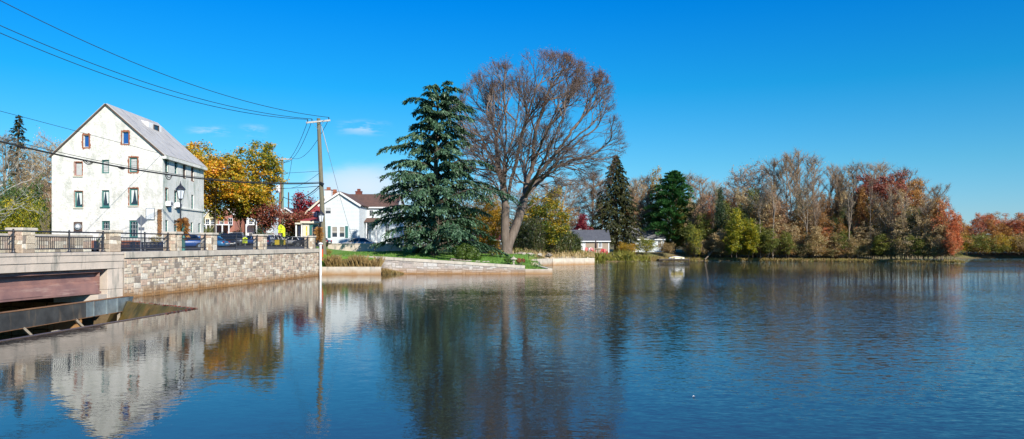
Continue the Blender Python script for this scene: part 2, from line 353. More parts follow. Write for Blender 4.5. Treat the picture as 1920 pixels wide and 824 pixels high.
SC.cycles.max_bounces=6; SC.cycles.diffuse_bounces=3; SC.cycles.glossy_bounces=3; SC.cycles.transmission_bounces=3; SC.cycles.transparent_max_bounces=6
SC.cycles.use_denoising=True; SC.cycles.caustics_reflective=False; SC.cycles.caustics_refractive=False
# ------------------------------------------------------------------ plan of the place
WALL=[(-26.6,14),(-24.0,35),(-23.8,36.7),(-22.6,42.5),(-22.36,43),(-21.67,48),(-21.2,53),(-20.26,61),(-19.1,74)]
LAKE=[(-17,-60),(-17,12),(-16.2,23.7),(-15.1,35.6),(-20.2,39.8),(-22.4,42.8),(-21.67,48),(-21.2,53),(-20.26,61),(-19.1,74),(-19.7,76),(-13.3,76),
 (-13.3,77.3),(4.15,77.3),(4.2,80),(3,84),(3.2,100),(5.9,109.5),(12.6,114),(13,118),(14.5,131),(17,132.5),(21,132),(25,136),(29,139),(34,139.5),(39,140),(45,138.5),(52,135),
 (58,133.5),(64,130),(67.3,124.5),(72.3,121),(75,123),(74,135),(69,150),(85,157),(110,162),(160,168),(260,160),(340,60),(340,-60)]
BASIN=[(-27,10),(-17,12),(-16.2,23.7),(-15.1,35.6),(-20.2,39.8),(-22.4,42.8),(-33,44.5),(-38,30),(-38,10)]
def seg_dist(px,py,poly):
    best=np.full(px.shape,1e9); n=len(poly)
    for i in range(n):
        x0,y0=poly[i]; x1,y1=poly[(i+1)%n]; dx,dy=x1-x0,y1-y0
        t=np.clip(((px-x0)*dx+(py-y0)*dy)/(dx*dx+dy*dy+1e-12),0,1)
        best=np.minimum(best,np.hypot(px-x0-t*dx,py-y0-t*dy))
    return best
def inside(px,py,poly):
    c=np.zeros(px.shape,bool); n=len(poly)
    for i in range(n):
        x0,y0=poly[i]; x1,y1=poly[(i+1)%n]
        if y0==y1: continue
        k=((y0>py)!=(y1>py))&(px<(x1-x0)*(py-y0)/(y1-y0)+x0); c^=k
    return c
CTRL=np.array([(-24,45,2.5),(-20.5,70,2.5),(-30,30,2.5),(-40,60,2.5),(-60,60,2.5),(-45,90,2.75),(-70,90,2.8),(-35,100,2.85),(-25,90,2.7),(-30,140,3.2),(-70,140,3.2),(-22,78,2.5),
 (-22,110,2.9),(-14,110,2.9),(-24,101,2.8),(-14,99,2.7),(-18,92,2.1),(-8,92,1.85),(-18,79,1.75),(-12,79,1.55),(-4,79,1.15),(1,79,.75),(3.2,79,.45),(-4,86,1.5),(0,95,1.8),(-8,96,1.9),(2,88,1.0),(2,105,1.4),
 (6,112,.95),(10,120,1.2),(13,138,1.5),(20,145,1.5),(25,150,1.5),(15,133,.6),(40,145,.7),(55,142,.7),(65,135,.6),(50,165,1.5),(40,180,2),(70,165,1.0),(100,185,1.0),(160,190,1.2),(0,150,2.2),(-10,130,2.6),(0,200,3),(-60,220,3.5),(60,230,2.5)])
def H(x,y):
    x=np.asarray(x,float); y=np.asarray(y,float); s=np.zeros(x.shape); wt=np.zeros(x.shape)
    for cx,cy,cz in CTRL:
        w_=1/((x-cx)**2+(y-cy)**2+1.5)**1.6; s+=w_*cz; wt+=w_
    return s/wt
def Hs(x,y): return float(H(np.array([x]),np.array([y]))[0])
def axis(a,b,lo,hi,fine,coarse):
    v=list(np.arange(lo,hi,fine)); x=lo; st=fine
    l=[]
    while x>a: st=min(st*1.25,coarse); x-=st; l.append(x)
    x=v[-1]; st=fine; r=[]
    while x<b: st=min(st*1.25,coarse); x+=st; r.append(x)
    return np.array(l[::-1]+v+r)
xs=axis(-3000,3000,-30,22,.5,300); ys=axis(-600,4000,8,128,.5,300)
gx,gy=np.meshgrid(xs,ys); gz=H(gx,gy)
il=inside(gx,gy,LAKE); ib=inside(gx,gy,BASIN); ds=seg_dist(gx,gy,LAKE)
natural=(gx>12.9)
t=np.clip(ds/5,0,1); t=t*t*(3-2*t); rng=np.random.RandomState(3)
gz=np.where(natural, .1+(gz-.1)*t, gz)
gz=gz+rng.normal(0,.02,gz.shape)*(gx>-18)
hard=(gx<12.9)&(gy<119)&(ds<.78)&(~natural)
gz=np.where(il|hard,-1.6,gz); gz=np.where(ib&~il,-2.6,gz)
# behind the camera: near shore rises
ny,nx=gx.shape; V=np.stack([gx.ravel(),gy.ravel(),gz.ravel()],1)
idx=np.arange(ny*nx).reshape(ny,nx)
q=np.stack([idx[:-1,:-1].ravel(),idx[:-1,1:].ravel(),idx[1:,1:].ravel(),idx[1:,:-1].ravel()],1)
me=bpy.data.meshes.new('ground'); me.from_pydata(V.tolist(),[],q.tolist())
m,nt2,out=newmat('ground_grass_and_litter'); b=N(nt2,'BsdfPrincipled'); b.inputs['Roughness'].default_value=.95; L(nt2,b.outputs[0],out.inputs[0])
n1=noise(nt2,.35,6,.65); n2=noise(nt2,4,6,.7)
gr=mixc(nt2,ramp(nt2,[(.35,0.),(.65,1.)],n2.outputs[0]).outputs[0],(.08,.19,.018),(.15,.28,.035))
lit=mixc(nt2,ramp(nt2,[(.35,0.),(.65,1.)],n2.outputs[0]).outputs[0],(.13,.085,.04),(.22,.15,.07))
g=N(nt2,'NewGeometry'); s2=N(nt2,'SeparateXYZ'); L(nt2,g.outputs['Position'],s2.inputs[0])
mr=N(nt2,'MapRange'); L(nt2,s2.outputs[1],mr.inputs[0]); mr.inputs[1].default_value=90; mr.inputs[2].default_value=108
ad=N(nt2,'Math',operation='MULTIPLY_ADD'); L(nt2,n1.outputs[0],ad.inputs[0]); ad.inputs[1].default_value=1.2; ad.inputs[2].default_value=-.75
a2=N(nt2,'Math',operation='ADD',use_clamp=True); L(nt2,ad.outputs[0],a2.inputs[0]); L(nt2,mr.outputs[0],a2.inputs[1])
gc=mixc(nt2,a2.outputs[0],gr,lit); mz=N(nt2,'MapRange'); L(nt2,s2.outputs[2],mz.inputs[0]); mz.inputs[1].default_value=-.2; mz.inputs[2].default_value=.25; mz.inputs[3].default_value=1; mz.inputs[4].default_value=0; gc=mixc(nt2,mz.outputs[0],gc,(.13,.09,.045)); L(nt2,gc,b.inputs['Base Color'])
bp=N(nt2,'Bump'); bp.inputs['Distance'].default_value=.1; L(nt2,n2.outputs[0],bp.inputs['Height']); L(nt2,bp.outputs[0],b.inputs['Normal'])
me.materials.append(m); go=bpy.data.objects.new('ground',me); COL.objects.link(go); tag(go,kind='structure')
# ------------------------------------------------------------------ water
m,nt3,out=newmat('lake_water'); b=N(nt3,'BsdfPrincipled'); L(nt3,b.outputs[0],out.inputs[0])
b.inputs['Roughness'].default_value=.02; b.inputs['IOR'].default_value=1.43; b.inputs['Base Color'].default_value=(.025,.028,.024,1)
g=N(nt3,'NewGeometry'); s3=N(nt3,'SeparateXYZ'); L(nt3,g.outputs['Position'],s3.inputs[0])
def wn(scale,sc,detail=3,rough=.5,rot=0):
    mp=N(nt3,'Mapping'); mp.inputs['Scale'].default_value=sc; mp.inputs['Rotation'].default_value=(0,0,rot); L(nt3,g.outputs['Position'],mp.inputs[0])
    n=N(nt3,'TexNoise'); n.inputs['Scale'].default_value=scale; n.inputs['Detail'].default_value=detail; n.inputs['Roughness'].default_value=rough; L(nt3,mp.outputs[0],n.inputs['Vector']); return n.outputs[0]
fine=wn(2.6,(.55,1,1),3,.55,.15); mid=wn(.9,(.5,1,1),2,.5,-.2); tiny=wn(7,(.7,1,1),2,.6,.3)
patch=wn(.045,(.35,1,1),3,.6)
# calm water near the wall and below the dam on the left, breeze over the open pond on the right
mr=N(nt3,'MapRange'); mr.interpolation_type='SMOOTHSTEP'
xa=N(nt3,'Math',operation='MULTIPLY_ADD'); L(nt3,s3.outputs[1],xa.inputs[0]); xa.inputs[1].default_value=.12; L(nt3,s3.outputs[0],xa.inputs[2])
L(nt3,xa.outputs[0],mr.inputs[0]); mr.inputs[1].default_value=-6; mr.inputs[2].default_value=34; mr.inputs[3].default_value=.12; mr.inputs[4].default_value=1
def mm(op,a,bb):
    k=N(nt3,'Math',operation=op)
    for i,s in enumerate((a,bb)):
        if hasattr(s,'links'): L(nt3,s,k.inputs[i])
        else: k.inputs[i].default_value=s
    return k.outputs[0]
pr=N(nt3,'MapRange'); L(nt3,patch,pr.inputs[0]); pr.inputs[1].default_value=.35; pr.inputs[2].default_value=.65; pr.inputs[3].default_value=.4; pr.inputs[4].default_value=1.5
amp=mm('MULTIPLY',mr.outputs[0],pr.outputs[0])
h=mm('ADD',mm('MULTIPLY',fine,.027),mm('ADD',mm('MULTIPLY',mid,.016),mm('MULTIPLY',tiny,.013)))
h=mm('MULTIPLY',h,amp)
bp=N(nt3,'Bump'); bp.inputs['Strength'].default_value=1; bp.inputs['Distance'].default_value=1.0; L(nt3,h,bp.inputs['Height']); 
# wind ripples as true slopes, so that they do not fade with distance
def wslope(scale,sc,rot,detail):
    mp=N(nt3,'Mapping'); mp.inputs['Scale'].default_value=sc; mp.inputs['Rotation'].default_value=(0,0,rot); L(nt3,g.outputs['Position'],mp.inputs[0])
    n=N(nt3,'TexNoise'); n.inputs['Scale'].default_value=scale; n.inputs['Detail'].default_value=detail; n.inputs['Roughness'].default_value=.55; L(nt3,mp.outputs[0],n.inputs['Vector'])
    v=N(nt3,'VectorMath',operation='SUBTRACT'); L(nt3,n.outputs['Color'],v.inputs[0]); v.inputs[1].default_value=(.5,.5,.5)
    return v.outputs[0]
va=N(nt3,'VectorMath',operation='ADD'); L(nt3,wslope(4.6,(.62,1,1),.12,3),va.inputs[0]); L(nt3,wslope(11,(.7,1,1),-.15,2),va.inputs[1])
mr2=N(nt3,'MapRange'); mr2.interpolation_type='SMOOTHSTEP'; L(nt3,xa.outputs[0],mr2.inputs[0]); mr2.inputs[1].default_value=-8; mr2.inputs[2].default_value=38; mr2.inputs[3].default_value=.018; mr2.inputs[4].default_value=.30
vs_=N(nt3,'VectorMath',operation='SCALE'); L(nt3,va.outputs[0],vs_.inputs[0]); L(nt3,mm('MULTIPLY',mr2.outputs[0],pr.outputs[0]),vs_.inputs['Scale'])
vm=N(nt3,'VectorMath',operation='MULTIPLY'); L(nt3,vs_.outputs[0],vm.inputs[0]); vm.inputs[1].default_value=(.7,1,0)
vf=N(nt3,'VectorMath',operation='ADD'); L(nt3,bp.outputs[0],vf.inputs[0]); L(nt3,vm.outputs[0],vf.inputs[1])
vn=N(nt3,'VectorMath',operation='NORMALIZE'); L(nt3,vf.outputs[0],vn.inputs[0]); L(nt3,vn.outputs[0],b.inputs['Normal'])
M['water']=m
bm=bmesh.new(); vv=[bm.verts.new((x,y,0)) for x,y in LAKE]; ee=[bm.edges.new((vv[i],vv[(i+1)%len(vv)])) for i in range(len(vv))]
bmesh.ops.triangle_fill(bm,edges=ee,use_beauty=True)
for f in bm.faces:
    if f.normal.z<0: f.normal_flip()
me=bpy.data.meshes.new('lake_water'); bm.to_mesh(me); bm.free(); me.materials.append(M['water'])
o=bpy.data.objects.new('lake_water',me); COL.objects.link(o); tag(o,kind='structure')
mb=MB(); mb.poly([(-38,10,-2.2),(-17.3,12,-2.2),(-15.3,35.6,-2.2),(-20.4,39.6,-2.2),(-38,44,-2.2)])
tag(mb.build('stream_water',M['water']),kind='structure')
# ------------------------------------------------------------------ road, pavement
def ribbon(name,mat,ctr,w0,w1,dz,step=2.):
    mb=MB(); pts=[]
    for i in range(len(ctr)-1):
        a=Vector(ctr[i]+(0,)); b2=Vector(ctr[i+1]+(0,)); k=max(1,int((b2-a).length/step))
        for j in range(k): pts.append(a.lerp(b2,j/k))
    pts.append(Vector(ctr[-1]+(0,)))
    l=[];r=[]
    for i,p in enumerate(pts):
        t=(pts[min(i+1,len(pts)-1)]-pts[max(i-1,0)]).normalized(); n=Vector((-t.y,t.x,0))
        l.append(p+n*w1); r.append(p+n*w0)
    for q in l+r: q.z=max(2.5,Hs(q.x,q.y))+dz
    for i in range(len(pts)-1): mb.poly([r[i],r[i+1],l[i+1],l[i]])
    return tag(mb.build(name,mat),kind='structure')
RC=[(-26.2,14),(-23.6,35),(-22.2,42.5),(-20.8,53),(-19.9,61),(-19.4,68),(-22,76),(-27,90),(-33,110),(-40,140),(-50,180)]
RC2=[(-26.2,14),(-23.6,35),(-22.2,42.5),(-21.0,53),(-22,62),(-25,76),(-30,92),(-36,112),(-44,140),(-54,180)]
ribbon('road',M['asphalt'],RC2,2.2,9.2,.07)
ribbon('pavement',M['pave'],[(-26.6,14),(-24.0,35),(-22.6,42.5),(-21.6,50),(-20.6,61),(-20.0,73)],.3,2.1,.13)
mb=MB(); mb.poly([(-47,64,2.66),(-24,64,2.62),(-21,76,2.62),(-24,92,2.86),(-50,92,2.95)]); tag(mb.build('parking_lot',M['asphalt']),kind='structure')
# ------------------------------------------------------------------ wall along the pond, bridge, railings
class Path:
    def __init__(s,pts):
        s.p=[Vector((x,y,0)) for x,y in pts]; s.c=[0]
        for a,b in zip(s.p,s.p[1:]): s.c.append(s.c[-1]+(b-a).length)
        s.L=s.c[-1]
    def at(s,t,off=0,z=0):
        t0=min(max(t,0),s.L)
        for i in range(len(s.c)-1):
            if t0<=s.c[i+1]+1e-9: break
        d=(s.p[i+1]-s.p[i]).normalized(); q=s.p[i]+d*(t-s.c[i]); n=Vector((d.y,-d.x,0))   # n points to the water (right of travel)
        q=q+n*off; q.z=z; return q
    def n(s,t):
        a=s.at(t-.3); b=s.at(t+.3); d=(b-a).normalized(); return Vector((d.y,-d.x,0))
def band_strip(mb,path,t0,t1,off0,off1,z0,z1,step=1.0):
    """a solid band following the path between offsets and heights"""
    k=max(1,int((t1-t0)/step)); r=[]
    for i in range(k+1):
        t=t0+(t1-t0)*i/k
        r.append([path.at(t,off0,z0),path.at(t,off1,z0),path.at(t,off1,z1),path.at(t,off0,z1)])
    vs=[p for q in r for p in q]; fs=[]
    for i in range(k):
        for j in range(4):
            j2=(j+1)%4; fs.append((i*4+j,i*4+j2,(i+1)*4+j2,(i+1)*4+j))
    fs+= [(3,2,1,0),(k*4,k*4+1,k*4+2,k*4+3)]
    mb.add(vs,fs)
def pack(nx,nz,rnd,shapes=((1,1),(1,1),(2,1),(1,2),(2,2),(2,1),(3,1),(3,2))):
    used=set(); out=[]
    for j in range(nz):
        for i in range(nx):
            if (i,j) in used: continue
            w_,h_=rnd.choice(shapes)
            w_=min(w_,nx-i); h_=min(h_,nz-j)
            while any((i+a,j+c_) in used for a in range(w_) for c_ in range(h_)): w_=max(1,w_-1); h_=1 if w_==1 else h_
            if any((i+a,j+c_) in used for a in range(w_) for c_ in range(h_)): w_=h_=1
            for a in range(w_):
                for c_ in range(h_): used.add((i+a,j+c_))
            out.append((i,j,w_,h_))
    return out
def stones(mb,fn,length,height,cw,ch,rnd,gap=.014,proud=.03):
    """fn(s,z,out)->world; squared stones of uneven size with jittered corners"""
    nx=max(1,round(length/cw)); nz=max(1,round(height/ch)); cw=length/nx; ch=height/nz
    js=[[ (rnd.uniform(-.16,.16)*cw*(0<i<nx), rnd.uniform(-.16,.16)*ch*(0<j<nz)) for j in range(nz+1)] for i in range(nx+1)]
    for i,j,a,b_ in pack(nx,nz,rnd):
        pr=rnd.uniform(.012,proud); c=[]
        for ii,jj,sx,sz in ((i,j,1,1),(i+a,j,-1,1),(i+a,j+b_,-1,-1),(i,j+b_,1,-1)):
            dx,dz=js[ii][jj]; c.append((ii*cw+dx+sx*gap, jj*ch+dz+sz*gap))
        cx=sum(q[0] for q in c)/4; cz=sum(q[1] for q in c)/4
        top=[fn(cx+(x-cx)*.93,cz+(z-cz)*.9,pr) for x,z in c]; base=[fn(x,z,-.01) for x,z in c]
        mb.add(base+top,[(4,5,6,7),(0,1,5,4),(1,2,6,5),(2,3,7,6),(3,0,4,7)])
rnd=random.Random(11)
W=Path(WALL)
tOf=lambda y: next(W.c[i]+(W.c[i+1]-W.c[i])*(y-W.p[i].y)/(W.p[i+1].y-W.p[i].y) for i in range(len(W.p)-1) if W.p[i].y<=y<=W.p[i+1].y+1e-6)
T43=tOf(43.0); TE=W.L
CT=2.65
# stone retaining wall
rw=empty('stone_retaining_wall',W.at(T43),'long curved retaining wall of tan squared stone with pale concrete coping, rising from the pond','retaining wall')
mb=MB(); band_strip(mb,W,T43,TE,-.6,0,-1.6,CT-.36); mb.build('backing',M['mortar'],rw)
mb=MB(); stones(mb,lambda s,z,o: W.at(T43+.05+s,o,z-.3),TE-T43-.1,CT-.36+.28,.215,.185,rnd); mb.build('stone_facing',M['stone'],rw)
mb=MB(); 
segs=5
for i in range(segs):
    a=T43+(TE-T43)*i/segs; b_=T43+(TE-T43)*(i+1)/segs
    band_strip(mb,W,a+.006,b_-.006,-.75,.1,CT-.36,CT,1.0)
mb.build('coping',M['concrete'],rw,bevel=.015)
# end return of the wall
mb=MB(); e=W.at(TE,0,0)
mb.prism([(e.x-.02,e.y+.004),(e.x-.9,e.y+3.4),(e.x-1.5,e.y+3.4),(e.x-.58,e.y+.004)],-1.6,CT-.37); mb.prism([(e.x+.07,e.y+.008),(e.x-.81,e.y+3.4),(e.x-1.6,e.y+3.4),(e.x-.7,e.y+.008)],CT-.36,CT); mb.build('wall_return',M['concrete'],rw)
# bridge
br=empty('road_bridge',W.at(T43-.1,-3),'concrete and steel road bridge with rusty pink girder crossing the spillway at the left','bridge')
Tb=T43-.02
mb=MB(); band_strip(mb,W,0,Tb,-.75,.08,CT-.15,CT,2); mb.build('coping',M['bridgeconc'],br,bevel=.012)
mb=MB(); band_strip(mb,W,0,Tb,-.7,.04,CT-.52,CT-.152,2); band_strip(mb,W,0,Tb,-.7,0,CT-.93,CT-.535,2); mb.build('fascia',M['bridgeconc'],br,bevel=.01)
mb=MB(); band_strip(mb,W,0,Tb+.3,-9.6,-.72,CT-.8,CT-.16,2); mb.build('deck',M['bridgeconc'],br)
Tg=T43-2.1
mb=MB()
band_strip(mb,W,0,Tg+.9,-.62,-.50,.35,CT-.93,2)      # web
band_strip(mb,W,0,Tg+.9,-.50,-.2,CT-1.12,CT-.935,2)  # upper flange
band_strip(mb,W,0,Tg+.75,-.50,-.22,.34,.46,2)      # lower flange
k=8
vs=[];fs=[]                                            # sloping lower panel
for i in range(k+1):
    t=(Tg+.55)*i/k
    vs+= [W.at(t,-.22,.46),W.at(t,-.30,.95),W.at(t,-.48,1.05),W.at(t,-.48,.46)]
for i in range(k):
    for j in range(4):
        j2=(j+1)%4; fs.append((i*4+j,i*4+j2,(i+1)*4+j2,(i+1)*4+j))
fs+=[(3,2,1,0),(k*4,k*4+1,k*4+2,k*4+3)]
mb.add(vs,fs); g1=mb.build('girder',M['ruststeel'],br)
mb=MB()
for t in (Tg+.62,):
    a=W.at(t,-.5,.46); mb.obox(W.at(t,-.36,1.05),W.n(t),Vector((0,0,1)),W.n(t).cross(Vector((0,0,1))),.28,1.18,.03)
mb.build('stiffener',M['ruststeel'],g1)
for off in (-3.3,-6.0,-8.8):
    mb=MB(); band_strip(mb,W,0,Tg+.9,off-.1,off+.1,.35,CT-.81,3); mb.build('girder',M['ruststeel'],br)
mb=MB(); band_strip(mb,W,T43-1.12,T43-.06,-.9,.0,.55,CT-.94,1)
band_strip(mb,W,T43-1.12,T43-.06,-.9,.0,.05,.535,1)
mb.build('end_block',M['bridgeconc'],br,bevel=.02)
mb=MB(); a=W.at(T43-.05,0,0); b2=W.at(T43-.05,-10,0); n=Vector((0,1,0))
mb.add([Vector((a.x,a.y,-2.7)),Vector((b2.x,b2.y,-2.7)),Vector((b2.x,b2.y,1.68)),Vector((a.x-.05,a.y,1.68)),
        Vector((a.x,a.y+1,-2.7)),Vector((b2.x,b2.y+1,-2.7)),Vector((b2.x,b2.y+1,1.68)),Vector((a.x-.05,a.y+1,1.68))],[(0,1,2,3),(0,3,7,4),(1,5,6,2)])
mb.box((-25.2,a.y-1.9,-.1),(-22.75,a.y-.07,.3))
mb.build('abutment',M['bridgeconc'],br,fixn=True)
mb=MB()
stones(mb,lambda s,z,o: Vector((-38+s*.98,43.0-.3*0-o-.0*s,z-2.7)) if False else Vector((-37+s,42.55-o,z-2.7)),12.5,2.5,.4,.3,rnd); 
mb.build('abutment_stones',M['stone'],br)
tag(MB().__class__() and (lambda mb:(mb.box((-39,8,-2.8),(-38,44.6,2.4)),mb.build('added_dark_backing',M['mortar']))[1])(MB()),'added wall closing the stream under the bridge to keep it dark','light blocking wall')  # added behind the bridge opening so the space beneath stays dark
# stone pillars and black railings
ts=[]
for px_,d in ((52,36.7),(216,42.5),(328,48.3),(400,53),(495,61),(582,72.3)): ts.append(tOf(d))
ts=[ts[0]-14.4,ts[0]-7.2]+ts
which=['','','leftmost of the row, on the bridge','at the end of the bridge, before the mill gable','in front of the mill corner, beside the street lamp','between the mill and the golden maple','in front of the burgundy trees','rightmost of the row, in front of the red house porch']
PB=-.33
PILL=[]
for i,t in enumerate(ts):
    q=W.at(t,PB,CT); nn=W.n(t); tt=Vector((-nn.y,nn.x,0))
    if i<1: continue
    r_=empty('stone_pillar',q,('tan stone parapet pillar with pale cap, '+which[i]) if which[i] else 'tan stone parapet pillar off the left edge of the bridge view','pillar','stone pillars along the parapet')
    h=1.1; s=.4
    mb=MB(); mb.obox(q+Vector((0,0,h/2)),tt,nn,Vector((0,0,1)),s*2-.03,s*2-.03,h-.02)
    for ax,bx in ((nn,tt),(tt,-nn),(-nn,-tt),(-tt,nn)):
        o_=q+ax*s-bx*s
        stones(mb,lambda a,z,o: o_+bx*a+ax*(o-.01)+Vector((0,0,z)),2*s,h,.27,.24,rnd,.012,.03)
    mb.build('shaft',M['stone'],r_)
    mb=MB(); mb.obox(q+Vector((0,0,h+.075)),tt,nn,Vector((0,0,1)),.98,.98,.15); mb.build('cap',M['concrete'],r_,bevel=.03)
    PILL.append(t)
balm=MB(); balm.box((-.011,-.011,0),(.011,.011,.6)); bal_me=None
lab=['off the left edge of the picture','leftmost, cut by the picture edge','in front of the stone parapet and the round vent','in front of the mill doors','by the blue car beside the mill','in front of the parked cars and low crossing sign','in front of the yellow boxes','shortest, at the right end by the white post']
def postm(mb,q):
    mb.lathe(q,[(.17,0),(.17,.03),(.09,.06),(.055,.14),(.05,.2),(.06,.22),(.05,.24),(.045,.7),(.06,.72),(.06,.76),(.045,.78),(.045,1.02),(.065,1.04),(.065,1.1),(.04,1.14),(.05,1.17),(.0,1.2)],10)
bays=[(PILL[i]+.42,PILL[i+1]-.42) for i in range(len(PILL)-1)]+[(PILL[-1]+.42,TE-.1)]
bays=[(PILL[0]-5.,PILL[0]-.42)]+bays
for bi,(a,b_) in enumerate(bays):
    qa=W.at(a,PB,CT); qb=W.at(b_,PB,CT); U=(qb-qa).normalized(); Lb=(qb-qa).length
    r_=empty('railing',(qa+qb)/2,'black metal railing bay, '+lab[bi],'railing','black railing bays along the parapet')
    n_=3 if Lb>4.5 else 2
    posts=[.1+ (Lb-.2)*k/(n_-1) for k in range(n_)]
    for s in posts:
        mb=MB(); postm(mb,qa+U*s); mb.build('post',M['blackmetal'],r_,smooth=False)
    for zz,nm,rr in ((1.08,'top_rail',.038),(.82,'middle_rail',.032),(.2,'bottom_rail',.032)):
        mb=MB(); mb.tube([qa+Vector((0,0,zz)),qb+Vector((0,0,zz))],rr,8); mb.build(nm,M['blackmetal'],r_)
    nb=int(Lb/.135)
    if bal_me is None:
        o=balm.build('baluster',M['blackmetal'],r_,org=None); 
        # the prototype mesh is centred on its own origin
        me=bpy.data.meshes.new('baluster'); b0=MB(); b0.box((-.011,-.011,0),(.011,.011,.6)); me.from_pydata(b0.v,[],b0.f); me.materials.append(M['blackmetal']); bal_me=me
        bpy.data.objects.remove(o)
    for k in range(nb):
        s=(k+.5)*Lb/nb
        if min(abs(s-p) for p in posts)<.06: continue
        o=bpy.data.objects.new('baluster',bal_me); COL.objects.link(o); o.parent=r_; o.location=qa+U*s+Vector((0,0,.21))-ORG[r_]
# ---- weir (spillway crest), its wet faces
we=empty('spillway_weir',(-15.1,35.6,0),'arrowhead shaped concrete weir with dark wet ochre face below the bridge','weir')
mb=MB()
def wallseg(mb,a,b,th,z0,z1,batter=0):
    a=Vector(a+(0,)); b=Vector(b+(0,)); d=(b-a).normalized(); n=Vector((-d.y,d.x,0))
    mb.add([a+Vector((0,0,z0)),b+Vector((0,0,z0)),b+n*(th+batter)+Vector((0,0,z0)),a+n*(th+batter)+Vector((0,0,z0)),
            a+Vector((0,0,z1)),b+Vector((0,0,z1)),b+n*th+Vector((0,0,z1)),a+n*th+Vector((0,0,z1))],[(0,3,2,1),(4,5,6,7),(0,1,5,4),(1,2,6,5),(2,3,7,6),(3,0,4,7)])
wallseg(mb,(-17.3,6),(-16.2,23.7),.22,-2.7,.02,.6); wallseg(mb,(-16.2,23.72),(-15.1,35.6),.22,-2.7,.02,.5)
mb.build('crest_wall',M['crest'],we)
mb=MB(); wallseg(mb,(-15.12,35.7),(-20.25,39.85),.2,-2.7,.02,1.6); wallseg(mb,(-20.3,39.9),(-22.35,42.8),.2,-2.7,.02,1.2)
mb.build('wet_face',M['wetface'],we)
mb=MB()
for k in range(240):
    t=rnd.random()**.6; q=Vector((-20.25,39.85,.03)).lerp(Vector((-15.15,35.7,.03)),t) if rnd.random()<.75 else Vector((-15.15,35.7,.03)).lerp(Vector((-15.4,32.6,.03)),rnd.random()**2)
    q+=Vector((rnd.gauss(0,.07),rnd.gauss(0,.07),0)); a=rnd.uniform(0,6.28); s=rnd.uniform(.03,.07)
    u=Vector((math.cos(a),math.sin(a),rnd.uniform(-.2,.4)))*s; v=Vector((-math.sin(a),math.cos(a),rnd.uniform(0,.5)))*s*.7
    mb.poly([q-u,q-v,q+u,q+v])
tag(mb.build('fallen_leaves',M['pinkleaf'] if 'pinkleaf' in M else LM['maroon']),'reddish fallen leaves caught along the weir crest','leaves',kind='stuff')
# ---- old steel channel below the bridge
sc_=empty('steel_channel',(-20.6,40,-.2),'old galvanised steel channel beam on struts in the spillway below the bridge','steel beam')
A=Vector((-21.1,22,.25)); B=Vector((-20.9,36.6,.25)); C=Vector((-20.85,40.6,.25)); 
def plate(mb,a,b,z0,z1,th=.05):
    d=(b-a).normalized(); n=Vector((d.y,-d.x,0)); c=(a+b)/2; c.z=(z0+z1)/2
    mb.obox(c,d,n,Vector((0,0,1)),(b-a).length,th,z1-z0)
mb=MB(); plate(mb,A,B,-.5,.25); mb.build('painted_shade_web',M['shadesteel'],sc_)  # left stretch of the same web, coloured dark as if shaded by the bridge
mb=MB(); plate(mb,B+Vector((0,.01,0)),C,-.5,.25); mb.add([C+Vector((.03,0,0)),C+Vector((.08,.4,-.02)),C+Vector((-.1,.2,-.75)),C+Vector((.03,0,-.75))],[(0,3,2,1)])
mb.build('web',M['galv'],sc_)
mb=MB()
for z in (.265,-.51): mb.obox((A+C)/2+Vector((-.1,0,z-.25)),(C-A).normalized(),(C-A).normalized().cross(Vector((0,0,1))),Vector((0,0,1)),(C-A).length,.3,.025)
mb.build('flange',M['rust'],sc_)
for y in (37.2,38.4,39.4):
    mb=MB(); mb.box((-20.86,y-.05,-.49),(-20.78,y+.05,.24)); mb.build('stiffener',M['galv'],sc_)
for y0,y1 in ((32.0,33.2),(35.8,37.0),(39.8,38.6)):
    mb=MB(); mb.bar((-20.95,y0,-.5),(-20.4,y1,-1.9),.14,.1); mb.build('strut',M['wood'],sc_)
mb=MB()
for k in range(16):
    pass
rk=MB()
def boulder(mb,c,r,rnd,sq=(1,1,.6),n=1):
    bm=bmesh.new(); bmesh.ops.create_icosphere(bm,subdivisions=2,radius=1)
    ph=[rnd.uniform(0,6) for _ in range(6)]
    vs=[]
    for v in bm.verts:
        p=v.co; k=1+.22*math.sin(3*p.x+ph[0])*math.cos(2.5*p.y+ph[1])+.15*math.sin(5*p.z+ph[2]+3*p.x)
        k*=1+rnd.uniform(-.05,.05)
        vs.append(Vector(c)+Vector((p.x*r*sq[0]*k,p.y*r*sq[1]*k,p.z*r*sq[2]*k)))
    mb.add(vs,[tuple(v.index for v in f.verts) for f in bm.faces]); bm.free()
for k in range(9):
    mb=MB(); boulder(mb,(rnd.uniform(-22.6,-19.6),34.5+k*.55,-2.0+rnd.uniform(0,.5)),rnd.uniform(.5,.85),rnd)
    o=mb.build('rock',M['paleRock'],org=(-21,35+k*.5,-2)); tag(o,'pale boulder lying in the spillway under the steel beam','rock','boulders in the spillway')
